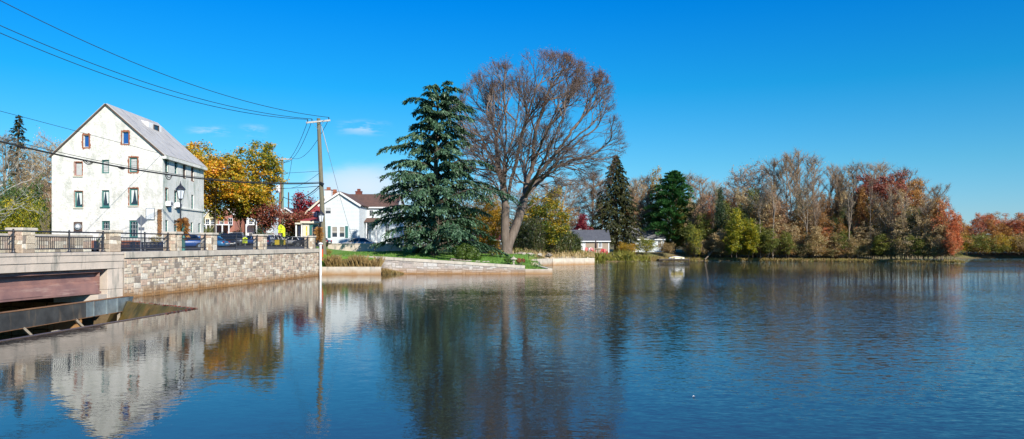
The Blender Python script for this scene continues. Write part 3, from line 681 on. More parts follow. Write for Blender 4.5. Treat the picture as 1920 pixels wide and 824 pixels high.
# ---- garden side walls across the pond end
def wall_simple(name,label,a,b,z0,za,zb,th,mat='concrete',stonez=None,copz=.3,joints=0):
    a=Vector(a+(0,)); b=Vector(b+(0,)); d=(b-a); Ln=d.length; d.normalize(); n=Vector((d.y,-d.x,0))
    r_=empty(name,a,label,'retaining wall')
    ct=copz if stonez else 0
    def blk(mb,t0,t1,lo0,lo1,hi0,hi1,o0,o1):
        p=[a+d*t0+n*o0,a+d*t1+n*o0,a+d*t1+n*o1,a+d*t0+n*o1]
        vs=[Vector((q.x,q.y,z)) for q,z in zip(p,(lo0,lo1,lo1,lo0))]+[Vector((q.x,q.y,z)) for q,z in zip(p,(hi0,hi1,hi1,hi0))]
        mb.add(vs,[(0,3,2,1),(4,5,6,7),(0,1,5,4),(1,2,6,5),(2,3,7,6),(3,0,4,7)])
    zt=lambda t: za+(zb-za)*t/Ln
    if stonez:
        mb=MB(); blk(mb,0,Ln,z0,z0,za-ct,zb-ct,0,-th); mb.build('backing',M['mortar'],r_)
        mb=MB(); nx=int(Ln/.36)
        def fn(s,z,o): 
            hz=zt(s)-ct-(-.2); return a+d*s+n*o+Vector((0,0,-.2+z*hz))
        stones(mb,fn,Ln,1.0,.36,1/ max(2,round((za-ct+.2)/.28)),rnd,.02,.035)
        mb.build('stone_facing',M['paleblock'],r_)
        mb=MB(); k=max(1,int(Ln/2.4))
        for i in range(k):
            t0=Ln*i/k+.006; t1=Ln*(i+1)/k-.006; blk(mb,t0,t1,zt(t0)-ct,zt(t1)-ct,zt(t0),zt(t1),.08,-th-.05)
        mb.build('coping',M['concrete'],r_,fixn=True)
    else:
        mb=MB(); k=max(1,joints)
        for i in range(k):
            t0=Ln*i/k+.004; t1=Ln*(i+1)/k-.004; blk(mb,t0,t1,z0,z0,zt(t0),zt(t1),0,-th)
        mb.build('concrete_body',M[mat],r_,fixn=True,bevel=.02)
    return r_
wall_simple('garden_wall','sloping garden retaining wall of pale stone blocks with concrete coping below the lawn',(-19.0,79.2),(-13.2,77.5),-1.6,1.94,1.78,.4,stonez=1)
wall_simple('garden_wall','long sloping retaining wall of pale stone blocks with concrete coping, running to the lawn corner',(-13.19,77.5),(1.35,77.5),-1.6,1.78,.86,.4,stonez=1)
wall_simple('concrete_ledge','low concrete corner ledge at the right end of the garden wall',(1.36,77.45),(4.2,77.45),-1.6,.5,.5,.5,joints=1)
wall_simple('concrete_ledge','short stepped concrete edge running back from the lawn corner ledge',(4.21,77.9),(2.95,84.5),-1.6,.55,.75,.5,joints=2)
wall_simple('concrete_ledge','low concrete shore wall behind the lawn corner, left of the wall opening',(2.9,100.4),(5.9,109.4),-1.6,1.05,1.0,.5,joints=3)
wall_simple('concrete_ledge','pale block shore wall ending near the tan cottage',(5.95,109.4),(12.6,113.9),-1.6,.98,.98,.5,mat='concrete',joints=4)
wall_simple('planter_sill','plain low concrete sill in front of the dry weeds at the foot of the stone wall',(-19.75,75.9),(-13.35,75.9),-1.6,.78,.78,.35,joints=1)
mb=MB(); mb.box((-20.0,76.15,-.5),(-13.5,77.45,.6)); tag(mb.build('planter_soil',M['soil']),kind='structure')
mb=MB(); mb.prism([(4.6,110.6),(11.8,115.4),(10.6,117.2),(3.6,112.6)],.9,1.12); tag(mb.build('landing_slab',M['concrete'],org=(6,109,1)),'flat pale concrete landing slab behind the shore wall','landing')
mb=MB(); mb.box((-23.2,94,1.6),(-13.8,94.3,3.08)); mb.box((-23.3,93.95,3.08),(-13.7,94.35,3.18))
tag(mb.build('driveway_wall',M['bridgeconc'],org=(-18,94,2)),'low cream concrete wall in front of the silver sedan and white house','wall')
# ------------------------------------------------------------------ buildings
UP=Vector((0,0,1))
def fill2d(outline,holes):
    bm=bmesh.new(); es=[]
    for loop in [outline]+holes:
        vv=[bm.verts.new((u,v,0)) for u,v in loop]
        es+=[bm.edges.new((vv[i],vv[(i+1)%len(vv)])) for i in range(len(vv))]
    bmesh.ops.triangle_fill(bm,edges=es,use_beauty=True,normal=(0,0,1))
    bm.verts.index_update(); vs=[tuple(v.co[:2]) for v in bm.verts]; fs=[]
    for f in bm.faces:
        idx=[v.index for v in f.verts]
        if f.normal.z<0: idx=idx[::-1]
        fs.append(idx)
    bm.free(); return vs,fs
def facade(mb,O,U,outline,rects,depth):
    """wall face in plane O+U*u+UP*v with real openings; outward normal = U x UP"""
    Nn=U.cross(UP); holes=[[(a,b),(c,b),(c,d),(a,d)] for a,b,c,d in rects]
    vs,fs=fill2d(outline,holes); mb.add([O+U*u+UP*v for u,v in vs],fs)
    for h in holes:
        for i in range(4):
            (u0,v0),(u1,v1)=h[i],h[(i+1)%4]
            p=[O+U*u0+UP*v0,O+U*u1+UP*v1]; q=[x-Nn*depth for x in p]
            mb.poly([p[1],p[0],q[0],q[1]])
def window(root,O,U,rc,depth,frame='white',pane='glass',cols=2,rows=2,sill=None,surround=None,shade=None,curtain=False,shutter=None,mun=.03,name='window',fw=.07,sr=None):
    a,b,c,d=rc; Nn=U.cross(UP)
    def Q(u,v,n): return O+U*u+UP*v+Nn*n
    mb=MB(); dd=-depth+.02
    def bar(u0,v0,u1,v1,n,t=.06): mb.obox(Q((u0+u1)/2,(v0+v1)/2,n),U,UP,Nn,u1-u0,v1-v0,t)
    bar(a,b,a+fw,d,dd+.04); bar(c-fw,b,c,d,dd+.04); bar(a+fw,b,c-fw,b+fw,dd+.04); bar(a+fw,d-fw,c-fw,d,dd+.04)
    wn_=mb.build(name,M[frame],root)
    mb=MB(); mb.poly([Q(a,b,dd),Q(c,b,dd),Q(c,d,dd),Q(a,d,dd)]); mb.build('pane',M[pane],wn_)
    if cols*rows>1:
        mb=MB()
        for i in range(1,cols):
            u=a+(c-a)*i/cols; bar(u-mun/2,b+fw,u+mun/2,d-fw,dd+.02,.03)
        for i in range(1,rows):
            v=b+(d-b)*i/rows; t=mun if not(rows%2==0 and i==rows//2) else mun*1.8; bar(a+fw,v-t/2,c-fw,v+t/2,dd+.027,.03)
        mb.build('glazing_bars',M['shade' if frame=='teal' else frame],wn_)
    if sill:
        mb=MB(); mb.obox(Q((a+c)/2,b-.05,.04),U,UP,Nn,c-a+.2,.1,.16); mb.build('sill',M[sill],wn_)
    if shade:
        mb=MB(); mb.poly([Q(a+fw,b+(d-b)*shade[1],dd+.012),Q(c-fw,b+(d-b)*shade[1],dd+.012),Q(c-fw,d-fw,dd+.012),Q(a+fw,d-fw,dd+.012)]); mb.build('blind',M[shade[0]],wn_)
    if curtain:
        mb=MB(); w_=c-a; h_=d-b; m_=(a+c)/2
        hk=math.sin(a*7+b*3)
        for s in (-1,1):
            top=[m_+s*.03+hk*.1,m_+s*(w_/2-fw)]; bot=[m_+s*w_*(.22+.1*hk*s),m_+s*(w_/2-fw)]
            mb.poly([Q(bot[0],b+h_*(.3+.12*hk*s),dd+.01),Q(bot[1],b+h_*(.16-.08*hk),dd+.01),Q(top[1],d-fw,dd+.01),Q(top[0],d-fw,dd+.01)])
        mb.build('curtain',M['curtain'],wn_)
    if surround:
        r2=random.Random(int(a*97+b*31)); mb=MB(); wd=sr or .16
        def edge(p0,p1,outw):
            k=9; pts=[]
            for i in range(k+1):
                t=i/k; u=p0[0]+(p1[0]-p0[0])*t; v=p0[1]+(p1[1]-p0[1])*t; w2=wd*r2.uniform(.55,1.25)
                pts.append(((u,v),(u+outw[0]*w2,v+outw[1]*w2)))
            for i in range(k):
                (i0,o0),(i1,o1)=pts[i],pts[i+1]
                mb.poly([Q(*i0,.012),Q(*i1,.012),Q(*o1,.006),Q(*o0,.006)])
        e=wd*.5
        edge((a,b-e),(a,d+e),(-1,0)); edge((c,b-e),(c,d+e),(1,0)); edge((a-e,d),(c+e,d),(0,1)); edge((a-e,b),(c+e,b),(0,-1))
        mb.build('brick_surround',M[surround],wn_,fixn=False)
    if shutter:
        for s in (-1,1):
            mb=MB(); sw=.38; u0=a-sw-.04 if s<0 else c+.04
            mb.obox(Q(u0+sw/2,(b+d)/2,.03),U,UP,Nn,sw,d-b+.1,.05)
            for k in range(int((d-b)/.12)): mb.obox(Q(u0+sw/2,b+.1+k*.12,.06),U,UP,Nn,sw-.08,.03,.02)
            mb.build('shutter',M[shutter],wn_)
    return wn_
# ---------------- the old mill
D0=76.; zb=2.3
ml=empty('mill_building',(-41.2,D0,zb),'tall old white stuccoed mill with stained walls, brick-edged windows and grey metal gable roof','mill')
xl,xr=X(97,D0),X(305,D0); xa_=X(199,D0); zl,zr_=Z(293,D0),Z(290,D0); za=Z(197,D0)
O=Vector((xl,D0,zb)); U=Vector((1,0,0))
def prect(x0,y0,x1,y1): return (X(x0,D0)-xl,Z(y1,D0)-zb,X(x1,D0)-xl,Z(y0,D0)-zb)
FW=[ # rect, options
 (prect(156.5,254,166.5,276.5),dict(frame='shade',pane='bluepane',cols=1,rows=1,surround='brick',sr=.2)),
 (prect(229,247.5,241,270.5),dict(frame='shade',pane='bluepane',cols=1,rows=1,surround='brick',sr=.16)),
 (prect(140,304.5,154,330),dict(frame='redpaint',pane='shade',cols=1,rows=1,surround='brick',sr=.1,sill='cream')),
 (prect(190.5,300,204.5,325.5),dict(frame='teal',cols=2,rows=4,fw=.12,shade=('shade',.0))),
 (prect(242.5,295.5,257.5,323.5),dict(frame='teal',cols=3,rows=4,surround='brick',fw=.12,shade=('shade',.1))),
 (prect(140,359,155,389.5),dict(frame='teal',cols=1,rows=1,surround='brick',sr=.08,fw=.13,curtain=True,sill='cream')),
 (prect(190.5,357,205,388),dict(frame='teal',cols=1,rows=1,fw=.13,curtain=True,sill='teal')),
 (prect(242.5,353.5,258.5,386),dict(frame='teal',cols=1,rows=1,surround='brick',sr=.12,fw=.13,curtain=True,sill='cream')),
 (prect(190.5,414.5,206,443.5),dict(frame='teal',cols=3,rows=4,fw=.14)),
 (prect(242,413.5,258.5,446),dict(frame='teal',cols=3,rows=4,fw=.14)),
]
mb=MB(); outl=[(0,0),(xr-xl,0),(xr-xl,zr_-zb),(xa_-xl,za-zb),(0,zl-zb)]
facade(mb,O,U,outl,[r for r,_ in FW],.22)
C1=Vector((xr,D0,zb)); C2=Vector((X(382,88),88,zb)); US=(C2-C1).normalized(); LS=(C2-C1).length
mb.poly([O,Vector((xl,D0,zl)),Vector((xl-.6,88,zl)),Vector((xl-.6,88,zb))])
mb.poly([C2,Vector((xl-.6,88,zb)),Vector((xl-.6,88,zl)),Vector((xa_-.6,88,za)),Vector((C2.x,88,zr_))])
mb.build('gable_wall',M['stucco'],ml)
for r_,o_ in FW: window(ml,O,U,r_,.2,**o_)
def srect(x0,y0,x1,y1):
    def tt(px):
        s=(px-960)/F; return (s*C1.y-C1.x)/(US.x-s*US.y)
    t0,t1=tt(x0),tt(x1); dm=C1.y+US.y*(t0+t1)/2
    return (t0,Z(y1,dm)-zb,t1,Z(y0,dm)-zb)
SW=[(srect(310,296.5,315,322.5),'brown'),(srect(327.2,302.5,332.5,326),None),(srect(343.6,309,348.4,334),'brown'),(srect(358.8,315,363.4,339.5),'brick'),
    (srect(310,353.5,315,378),'brick'),(srect(327.2,358.5,332.2,380),'brown'),(srect(358.8,365.7,363.2,392)  ,None),
    (srect(310,413,315,438),None),(srect(326.8,414.5,332,435),'brown'),(srect(357.6,417.5,361.8,436),None),(srect(372,419,376,436),None)]
mb=MB(); facade(mb,C1,US,[(0,0),(LS,0),(LS,zr_-zb),(0,zr_-zb)],[r for r,_ in SW],.2); mb.build('side_wall',M['stuccoside'],ml)
for i,(r_,s_) in enumerate(SW):
    window(ml,C1,US,r_,.18,frame='teal' if i in (0,1,4,6) else ('brown' if i in (2,3) else 'teal'),cols=2,rows=4,fw=.1,surround=s_,sr=.09)
mb=MB(); mb.obox(C1+US*7.5+UP*(Z(393,83)-zb)+US.cross(UP)*.06,US,UP,US.cross(UP),9.0,.14,.12); 
mb.build('string_course',M['stuccoside'],ml)
# roof slabs
mb=MB(); oh=.12; ey=.2; th=.16
def slab(mb,p,th=.16):
    n=(p[1]-p[0]).cross(p[3]-p[0]).normalized()*th
    if n.z<0: n=-n
    mb.add(list(p)+[q+n for q in p],[(0,3,2,1),(4,5,6,7),(0,1,5,4),(1,2,6,5),(2,3,7,6),(3,0,4,7)])
sr_=(za-zr_)/(xr-xa_); sl_=(za-zl)/(xa_-xl)
slab(mb,[Vector((xa_,D0-oh,za+.02)),Vector((xr+ey,D0-oh,zr_-ey*sr_+.02)),Vector((C2.x+ey,88+oh,zr_-ey*sr_+.02)),Vector((xa_-.6,88+oh,za+.02))])
slab(mb,[Vector((xa_,D0-oh,za+.02)),Vector((xl-ey,D0-oh,zl-ey*sl_+.02)),Vector((xl-.6-ey,88+oh,zl-ey*sl_+.02)),Vector((xa_-.6,88+oh,za+.02))])
rf=mb.build('roof',M['metalroof'],ml,fixn=True)
mb=MB(); mb.bar((xa_,D0-oh-.03,za+.05),(xr+ey,D0-oh-.03,zr_-ey*sr_+.05),.05,.14); mb.bar((xa_,D0-oh-.03,za+.05),(xl-ey,D0-oh-.03,zl-ey*sl_+.05),.05,.14)
mb.build('bargeboard',M['brown'],rf)
mb=MB(); mb.bar((xr+.2,D0-.1,zr_-.28),(C2.x+.2,88.1,zr_-.28),.38,.3); mb.build('eaves_soffit',M['stuccoside'],rf)
dm=MB(); dx=X(290,83.4)
dm.add([Vector((xa_-.2,82,za-.35)),Vector((dx,82,za-.75)),Vector((dx,82,za-.75-1.3)),Vector((xa_-.2,82,za-.9)),
        Vector((xa_-.2,85,za-.35)),Vector((dx,85,za-.75)),Vector((dx,85,za-.75-1.3)),Vector((xa_-.2,85,za-.9))],[(0,3,2,1),(4,5,6,7),(0,1,5,4),(1,2,6,5),(3,0,4,7)])
do=dm.build('dormer',M['white'],ml,fixn=True)
window(do,Vector((dx+.19,83.0,za-1.85)),Vector((0,1,0)),(0,0,1.2,1.0),.15,frame='brown',cols=1,rows=1)
# vent, notice board, vine strip, air conditioners
vt=MB(); a,b_,c_,d_=prect(139.5,416.5,154.5,434.5); vt.box((xl+a,D0-.12,zb+b_),(xl+c_,D0-.005,zb+d_)); vo=vt.build('vent_panel',M['brown'],ml)
mb=MB(); cc=Vector((xl+(a+c_)/2+.05,D0-.12,zb+(b_+d_)/2)); 
def disc(mb,c,r0,r1,y0,y1,n=18):
    vs=[];fs=[]
    for rr,yy in ((r0,y0),(r1,y1)):
        for k in range(n):
            q=2*math.pi*k/n; vs.append(Vector((c.x+rr*math.cos(q),c.y+yy,c.z+rr*math.sin(q))))
    for k in range(n): fs.append((k,(k+1)%n,n+(k+1)%n,n+k))
    fs.append(tuple(range(n,2*n))); mb.add(vs,fs)
disc(mb,cc,.36,.33,0,-.12); mb.build('fan_ring',M['grey'],vo)
mb=MB(); disc(mb,cc,.22,.12,-.125,-.26); mb.build('fan_cap',M['lens'],vo)
a,b_,c_,d_=prect(274.3,390.5,290.5,412.5); mb=MB(); mb.box((xl+a,D0-.1,zb+b_),(xl+c_,D0-.01,zb+d_)); bo=mb.build('notice_board',M['grey'],org=(xl+a,D0,zb+b_)); tag(bo,'blank white notice board on the mill gable wall','notice board')
mb=MB(); mb.box((xl+a+.06,D0-.108,zb+b_+.06),(xl+c_-.06,D0-.1,zb+d_-.06)); mb.build('board_face',M['white'],bo)
a,b_,c_,d_=prect(297,394,303,441); mb=MB(); r2=random.Random(4)
for k in range(900):
    q=Vector((xl+r2.uniform(a,c_),D0-r2.uniform(.02,.16),zb+r2.uniform(b_,d_))); s=r2.uniform(.05,.1); an=r2.uniform(0,6.3)
    u=Vector((math.cos(an),r2.uniform(-.4,.1),math.sin(an)))*s; v=Vector((-math.sin(an),r2.uniform(-.4,.1),math.cos(an)))*s
    mb.poly([q-u,q-v,q+u,q+v])
tag(mb.build('wall_vine',M['rust'],org=(xl+a,D0,zb)),'narrow dried brown vine strip climbing the mill corner','vine')
for i,(x0,y0,x1,y1) in enumerate(((309.5,378,316.5,386.5),(326.8,380.5,333.5,389))):
    a,b_,c_,d_=srect(x0,y0,x1,y1); mb=MB(); Nn=US.cross(UP)
    q=C1+US*((a+c_)/2)+UP*((b_+d_)/2)+Nn*.25; mb.obox(q,US,UP,Nn,.75,.5,.5); ac=mb.build('air_conditioner',M['white'],org=q,bevel=.02)
    tag(ac,('white window air conditioner nearer the mill corner' if i==0 else 'white window air conditioner farther along the mill side wall'),'air conditioner','window air conditioners on the mill')
    mb=MB(); mb.obox(q+Nn*.255-UP*.02,US,UP,Nn,.6,.3,.01); mb.build('grille',M['grey'],ac)
    mb=MB(); mb.obox(q-UP*.3-Nn*.05,US,UP,Nn,.6,.06,.4); mb.build('bracket',M['blackmetal'],ac)
# ---------------- generic timber wings
def wing(root,x0,x1,y0,y1,z0,ze,zr,axis,wall,roof,wins=(),oh=.3,trim='white',th=.14,wdepth=.1,fascia=True):
    U=Vector((1,0,0)); O=Vector((x0,y0,z0)); xm=(x0+x1)/2; ym=(y0+y1)/2
    mb=MB(); w_=x1-x0
    outl=[(0,0),(w_,0),(w_,ze-z0)]+([(w_/2,zr-z0)] if axis=='y' else [])+[(0,ze-z0)]
    facade(mb,O,U,outl,[q[0] for q in wins],wdepth)
    if axis=='y':
        mb.poly([(x1,y0,z0),(x1,y1,z0),(x1,y1,ze),(x1,y0,ze)]); mb.poly([(x0,y1,z0),(x0,y0,z0),(x0,y0,ze),(x0,y1,ze)])
        mb.poly([(x1,y1,z0),(x0,y1,z0),(x0,y1,ze),(xm,y1,zr),(x1,y1,ze)])
    else:
        mb.poly([(x1,y0,z0),(x1,y1,z0),(x1,y1,ze),(x1,ym,zr),(x1,y0,ze)]); mb.poly([(x0,y1,z0),(x0,y0,z0),(x0,y0,ze),(x0,ym,zr),(x0,y1,ze)])
        mb.poly([(x1,y1,z0),(x0,y1,z0),(x0,y1,ze),(x1,y1,ze)])
    mb.build('wall',M[wall],root)
    for q in wins: window(root,O,U,q[0],wdepth-.02,**q[1])
    mb=MB()
    if axis=='y':
        s=(zr-ze)/(xm-x0)
        for sg,xe in ((-1,x0),(1,x1)):
            slab(mb,[Vector((xm,y0-oh,zr+.01)),Vector((xe+sg*oh,y0-oh,ze-oh*s+.01)),Vector((xe+sg*oh,y1+oh,ze-oh*s+.01)),Vector((xm,y1+oh,zr+.01))],th)
    else:
        s=(zr-ze)/(ym-y0)
        for sg,yv in ((-1,y0),(1,y1)):
            slab(mb,[Vector((x0-oh,ym,zr+.01)),Vector((x0-oh,yv+sg*oh,ze-oh*s+.01)),Vector((x1+oh,yv+sg*oh,ze-oh*s+.01)),Vector((x1+oh,ym,zr+.01))],th)
    r_=mb.build('roof',M[roof],root,fixn=True)
    mb=MB()
    if axis=='y':
        s=(zr-ze)/(xm-x0); y=y0-oh-.025
        mb.bar((xm,y,zr-.04),(x0-oh,y,ze-oh*s-.04),.05,.28); mb.bar((xm,y,zr-.04),(x1+oh,y,ze-oh*s-.04),.05,.28)
    else:
        s=(zr-ze)/(ym-y0); mb.bar((x0-oh,y0-oh-.03,ze-oh*s),(x1+oh,y0-oh-.03,ze-oh*s),.05,.2)
    mb.build('fascia',M[trim],r_)
    return r_
def chimney(root,x,y,z0,z1,w_,mat,cap='white',name='chimney'):
    mb=MB(); mb.box((x-w_/2,y-w_/2,z0),(x+w_/2,y+w_/2,z1)); c=mb.build(name,M[mat],root)
    mb=MB(); mb.box((x-w_/2-.06,y-w_/2-.06,z1),(x+w_/2+.06,y+w_/2+.06,z1+.12)); mb.box((x-w_*.25,y-w_*.25,z1+.12),(x+w_*.25,y+w_*.25,z1+.5)); mb.build('chimney_cap',M[cap],c)
    return c
# white clapboard house
d=112.; x0=X(601,d); x1=X(673.5,d); zg=2.8
wh=empty('white_house',(X(650,d),d,zg),'white clapboard house with front gable, teal shutters and brown shingle roof','house')
def hr(px0,py0,px1,py1,d,x0,z0): return (X(px0,d)-x0,Z(py1,d)-z0,X(px1,d)-x0,Z(py0,d)-z0)
wg=[(hr(609.5,389,621,401.5,d,x0,zg),dict(frame='white',cols=1,rows=2,shade=('shade',.55))),
    (hr(622,425,633,445.5,d,x0,zg),dict(frame='white',cols=1,rows=2,shade=('tanshade',.4))),
    (hr(636,425,646.5,445.5,d,x0,zg),dict(frame='white',cols=1,rows=2,shade=('tanshade',.4)))]
wing(wh,x0,x1,d,d+7,zg,Z(384,d),Z(361,d),'y','siding','rroof',wg,oh=.3)
for (px_,nm) in ((617.5,'shutter'),(650,'shutter')):
    mb=MB(); q=Vector((X(px_,d),d-.03,Z(435.3,d))); mb.obox(q,U,UP,Vector((0,-1,0)),.42,1.75,.05)
    for k in range(12): mb.obox(q+Vector((0,-.035,-.75+k*.136)),U,UP,Vector((0,-1,0)),.34,.04,.02)
    mb.build('shutter',M['teal'],wh)
mb=MB(); q=Vector((X(637.5,d),d-.02,Z(371.5,d))); mb.obox(q,U,UP,Vector((0,-1,0)),.75,.85,.05)
for k in range(6): mb.obox(q+Vector((0,-.03,-.3+k*.12)),U,UP,Vector((0,-1,0)),.6,.05,.03)
mb.build('gable_vent',M['white'],wh)
d2=118.; xm0,xm1=X(640,d2),X(742,d2)
wm=[(hr(692,394,700,406,d2,xm0,zg),dict(frame='white',cols=2,rows=2)),(hr(722,419,730,441,d2,xm0,zg),dict(frame='white',cols=2,rows=2)),(hr(684,430,691,452,d2,xm0,zg),dict(frame='white',cols=1,rows=1,name='door'))]
rr=wing(wh,xm0,xm1,d2,d2+9,zg,Z(388,d2),Z(366,d2+4.5),'x','siding','rroof',wm)
mb=MB(); mb.box((X(672,d2),d2-2.2,zg-.3),(X(712,d2),d2-.01,zg+.15)); mb.build('porch_floor',M['pave'],wh)
mb=MB(); slab(mb,[Vector((X(671,d2),d2-.01,Z(410,d2))),Vector((X(671,d2),d2-2.4,Z(418,d2))),Vector((X(712,d2),d2-2.4,Z(418,d2))),Vector((X(712,d2),d2-.01,Z(410,d2)))],.1)
mb.build('porch_roof',M['rroof'],wh,fixn=True)
for px_ in (674,692,710):
    mb=MB(); mb.bar((X(px_,d2),d2-2.1,zg),(X(px_,d2),d2-2.1,Z(418.3,d2)),.16); mb.build('porch_post',M['white'],wh)
chimney(wh,X(612.5,114),115.2,Z(385,115),Z(352.5,115)-.4,1.0,'white','brick')
chimney(wh,X(671,122),122.8,Z(372,122),Z(354,122)-.5,.95,'chimbrick','chimbrick')
chimney(wh,X(628,124),124,Z(372,122),Z(354,122)-.5,1.0,'brick','brick')
# trellis on the front
mb=MB(); 
for k in range(8): mb.bar((X(655,d),d-.05,zg+.3+k*.32),(X(669,d),d-.05,zg+.3+k*.32),.03)
for k in range(5): mb.bar((X(655+3.4*k,d),d-.05,zg+.2),(X(655+3.4*k,d),d-.05,zg+2.7),.03)
tag(mb.build('trellis',M['white'],org=(X(655,d),d,zg)),'white lattice trellis beside the white house window','trellis')
# red house with porch
d=120.; x0=X(577,d); x1=X(640,d)
rh=empty('red_house',(X(600,d),d,zg),'small red clapboard house with cream trim, partly hidden by the leaning utility pole','house')
wr=[(hr(586,398,594.5,414,d,x0,zg),dict(frame='white',cols=1,rows=2,shutter='brown',shade=('shade',.5)))]
wing(rh,x0,x1,d,d+9,zg,Z(397,d),Z(369,d),'y','redsiding','rroof',wr,oh=.45,trim='cream')
d=115.; px0=X(568,d); px1=X(598,d)
wp=[(hr(573,424,577,446,d,px0,zg),dict(frame='cream',pane='yellow',cols=1,rows=2)),(hr(580,421,596,450,d,px0,zg),dict(frame='teal',pane='tanshade',cols=1,rows=1,fw=.4))]
mb=MB(); facade(mb,Vector((px0,d,zg)),U,[(0,0),(px1-px0,0),(px1-px0,Z(419,d)-zg),(0,Z(419,d)-zg)],[q[0] for q in wp],.1)
mb.poly([(px0,d+5,zg),(px0,d,zg),(px0,d,Z(419,d)),(px0,d+5,Z(419,d))]); mb.poly([(px1,d,zg),(px1,d+5,zg),(px1,d+5,Z(419,d)),(px1,d,Z(419,d))]); mb.build('porch_wall',M['cream'],rh)
for q in wp: window(rh,Vector((px0,d,zg)),U,q[0],.08,**q[1])
mb=MB(); mb.box((px0-.3,d-.4,Z(419,d)),(px1+.2,d+5,Z(415,d))); mb.build('porch_cornice',M['cream'],rh)
mb=MB(); slab(mb,[Vector((px0-.3,d+5,Z(405,d))),Vector((px0-.3,d-.3,Z(415,d)+.02)),Vector((px1+.2,d-.3,Z(415,d)+.02)),Vector((px1+.2,d+5,Z(405,d)))],.08); mb.build('porch_roof',M['redsiding'],rh,fixn=True)
mb=MB(); mb.box((X(554,d),d-.3,Z(421,d)),(px0-.05,d+4,Z(418,d))); mb.build('side_porch_roof',M['cream'],rh)
for px_ in (555.5,561,566):
    mb=MB(); mb.bar((X(px_,d),d,zg-.2),(X(px_,d),d,Z(421,d)),.2); mb.build('porch_post',M['white'] if px_!=561 else M['navymetal'],rh)
mb=MB(); mb.box((X(554,d),d+3,zg),(px0,d+3.2,Z(421,d))); mb.build('side_porch_wall',M['brown'],rh)
# distant houses seen under the maples
def far_house(px0,px1,d,pye,pyr,wall,roof,label,axis='y',door=True,nw=2):
    zg=3.0; x0,x1=X(px0,d),X(px1,d); w_=x1-x0
    r_=empty('village_house',((x0+x1)/2,d,zg),label,'house')
    ws=[]
    for f_ in range(2):
        for k in range(nw):
            u=w_*(k+.5)/nw-.45; v=.9+f_*2.8
            if v+1.5<Z(pye,d)-zg: ws.append(((u,v,u+.9,v+1.5),dict(frame='white',cols=2,rows=2,fw=.1)))
    wing(r_,x0,x1,d,d+8,zg,Z(pye,d),Z(pyr,d),axis,wall,roof,ws)
    mb=MB(); mb.box((x0+w_*.1,d-2,Z(423,d)),(x0+w_*.9,d-.01,Z(421,d))); mb.build('porch_roof',M['white'],r_)
    for k in (.12,.5,.88):
        mb=MB(); mb.bar((x0+w_*k,d-1.9,zg),(x0+w_*k,d-1.9,Z(423,d)),.2); mb.build('porch_post',M['white'],r_)
    return r_
far_house(384,404,150,405,392,'yelsiding','groof','pale yellow house behind the trunk of the golden maple')
far_house(408,440,146,402,388,'pinkbrick','rroof','pink brick house with white porch under the golden maple')
far_house(462,512,150,404,392,'siding','lgroof','white house behind the burgundy trees across the parking lot',nw=3)
far_house(515,556,158,404,390,'tansiding','groof','tan house half hidden behind the two street poles')
# cottages on the far shore
d=141.; x0=X(1060,d); x1=X(1142,d); zg=1.4
c1=empty('tan_cottage',((x0+x1)/2,d,zg),'tan clapboard cottage with dark grey roof and white door on the far shore','cottage')
wc=[(hr(1089.5,453,1098,473,d,x0,zg),dict(frame='white',pane='white',cols=1,rows=2,name='door')),(hr(1122,454.5,1129,465.5,d,x0,zg),dict(frame='white',cols=2,rows=3,fw=.13,mun=.06))]
wing(c1,x0,x1,d,d+6,zg,Z(451,d),Z(432.5,d+3),'x','tansiding','groof',wc)
mb=MB(); mb.box((x1-.16,d-.04,zg),(x1+.04,d-.003,Z(452,d))); mb.build('corner_board',M['white'],c1)
wing(c1,X(1084,d),X(1100,d),d+5,d+9,zg,Z(437,d+5),Z(429,d+5),'y','white','groof',oh=.2)
d=150.; x0=X(1178,d); x1=X(1245,d); zg=1.5
c2=empty('grey_roofed_cottage',((x0+x1)/2,d,zg),'white cottage with light grey roof behind yellow shrubs on the far shore','cottage')
wc=[(hr(1233,451,1240,462,d,x0,zg),dict(frame='white',cols=2,rows=2,fw=.1)),(hr(1205,451,1212,462,d,x0,zg),dict(frame='white',cols=2,rows=2,fw=.1))]
wing(c2,x0,x1,d,d+7,zg,Z(448,d),Z(429.5,d+3.5),'x','siding','lgroof',wc)
# barn behind the elm with red roof
d=112.; x0=X(884,d); x1=X(938,d)
bn=empty('garden_shed',((x0+x1)/2,d,1.8),'dark garden shed with dull red roof behind the elm trunk','shed')
wing(bn,x0,x1,d,d+5,1.7,Z(450,d),Z(440,d+2.5),'x','brown','redsiding',[(hr(914,456,930,470,d,x0,1.7),dict(frame='grey',cols=5,rows=3,mun=.05))])
# house glimpsed behind the bare trees at the far left
d=120.; x0=X(40,d); x1=X(76,d)
hl=empty('red_brick_house',((x0+x1)/2,d,2.8),'red brick house with grey roof glimpsed through bare branches left of the mill','house')
wing(hl,x0,x1,d,d+8,2.8,Z(360,d),Z(345,d+4),'x','pinkbrick','lgroof',[(hr(52,364,58,376,d,x0,2.8),dict(frame='white',cols=2,rows=2,fw=.1))])
# stone parapet on the far side of the bridge
pr_=empty('far_parapet',(-30.6,50,2.6),'low tan stone parapet on the far side of the bridge roadway','parapet')
pa=Path([(-33.8,20),(-32.3,36),(-31.6,44),(-30.75,54.6)])
mb=MB(); band_strip(mb,pa,0,pa.L,-.45,0,2.5,3.6); mb.build('backing',M['mortar'],pr_)
mb=MB(); stones(mb,lambda s,z,o: pa.at(s+.02,o,2.5+z),pa.L-.04,1.08,.3,.27,rnd); mb.build('stone_facing',M['stone'],pr_)
mb=MB(); band_strip(mb,pa,-.05,pa.L+.05,-.52,.07,3.6,3.76,2); mb.build('coping',M['concrete'],pr_)
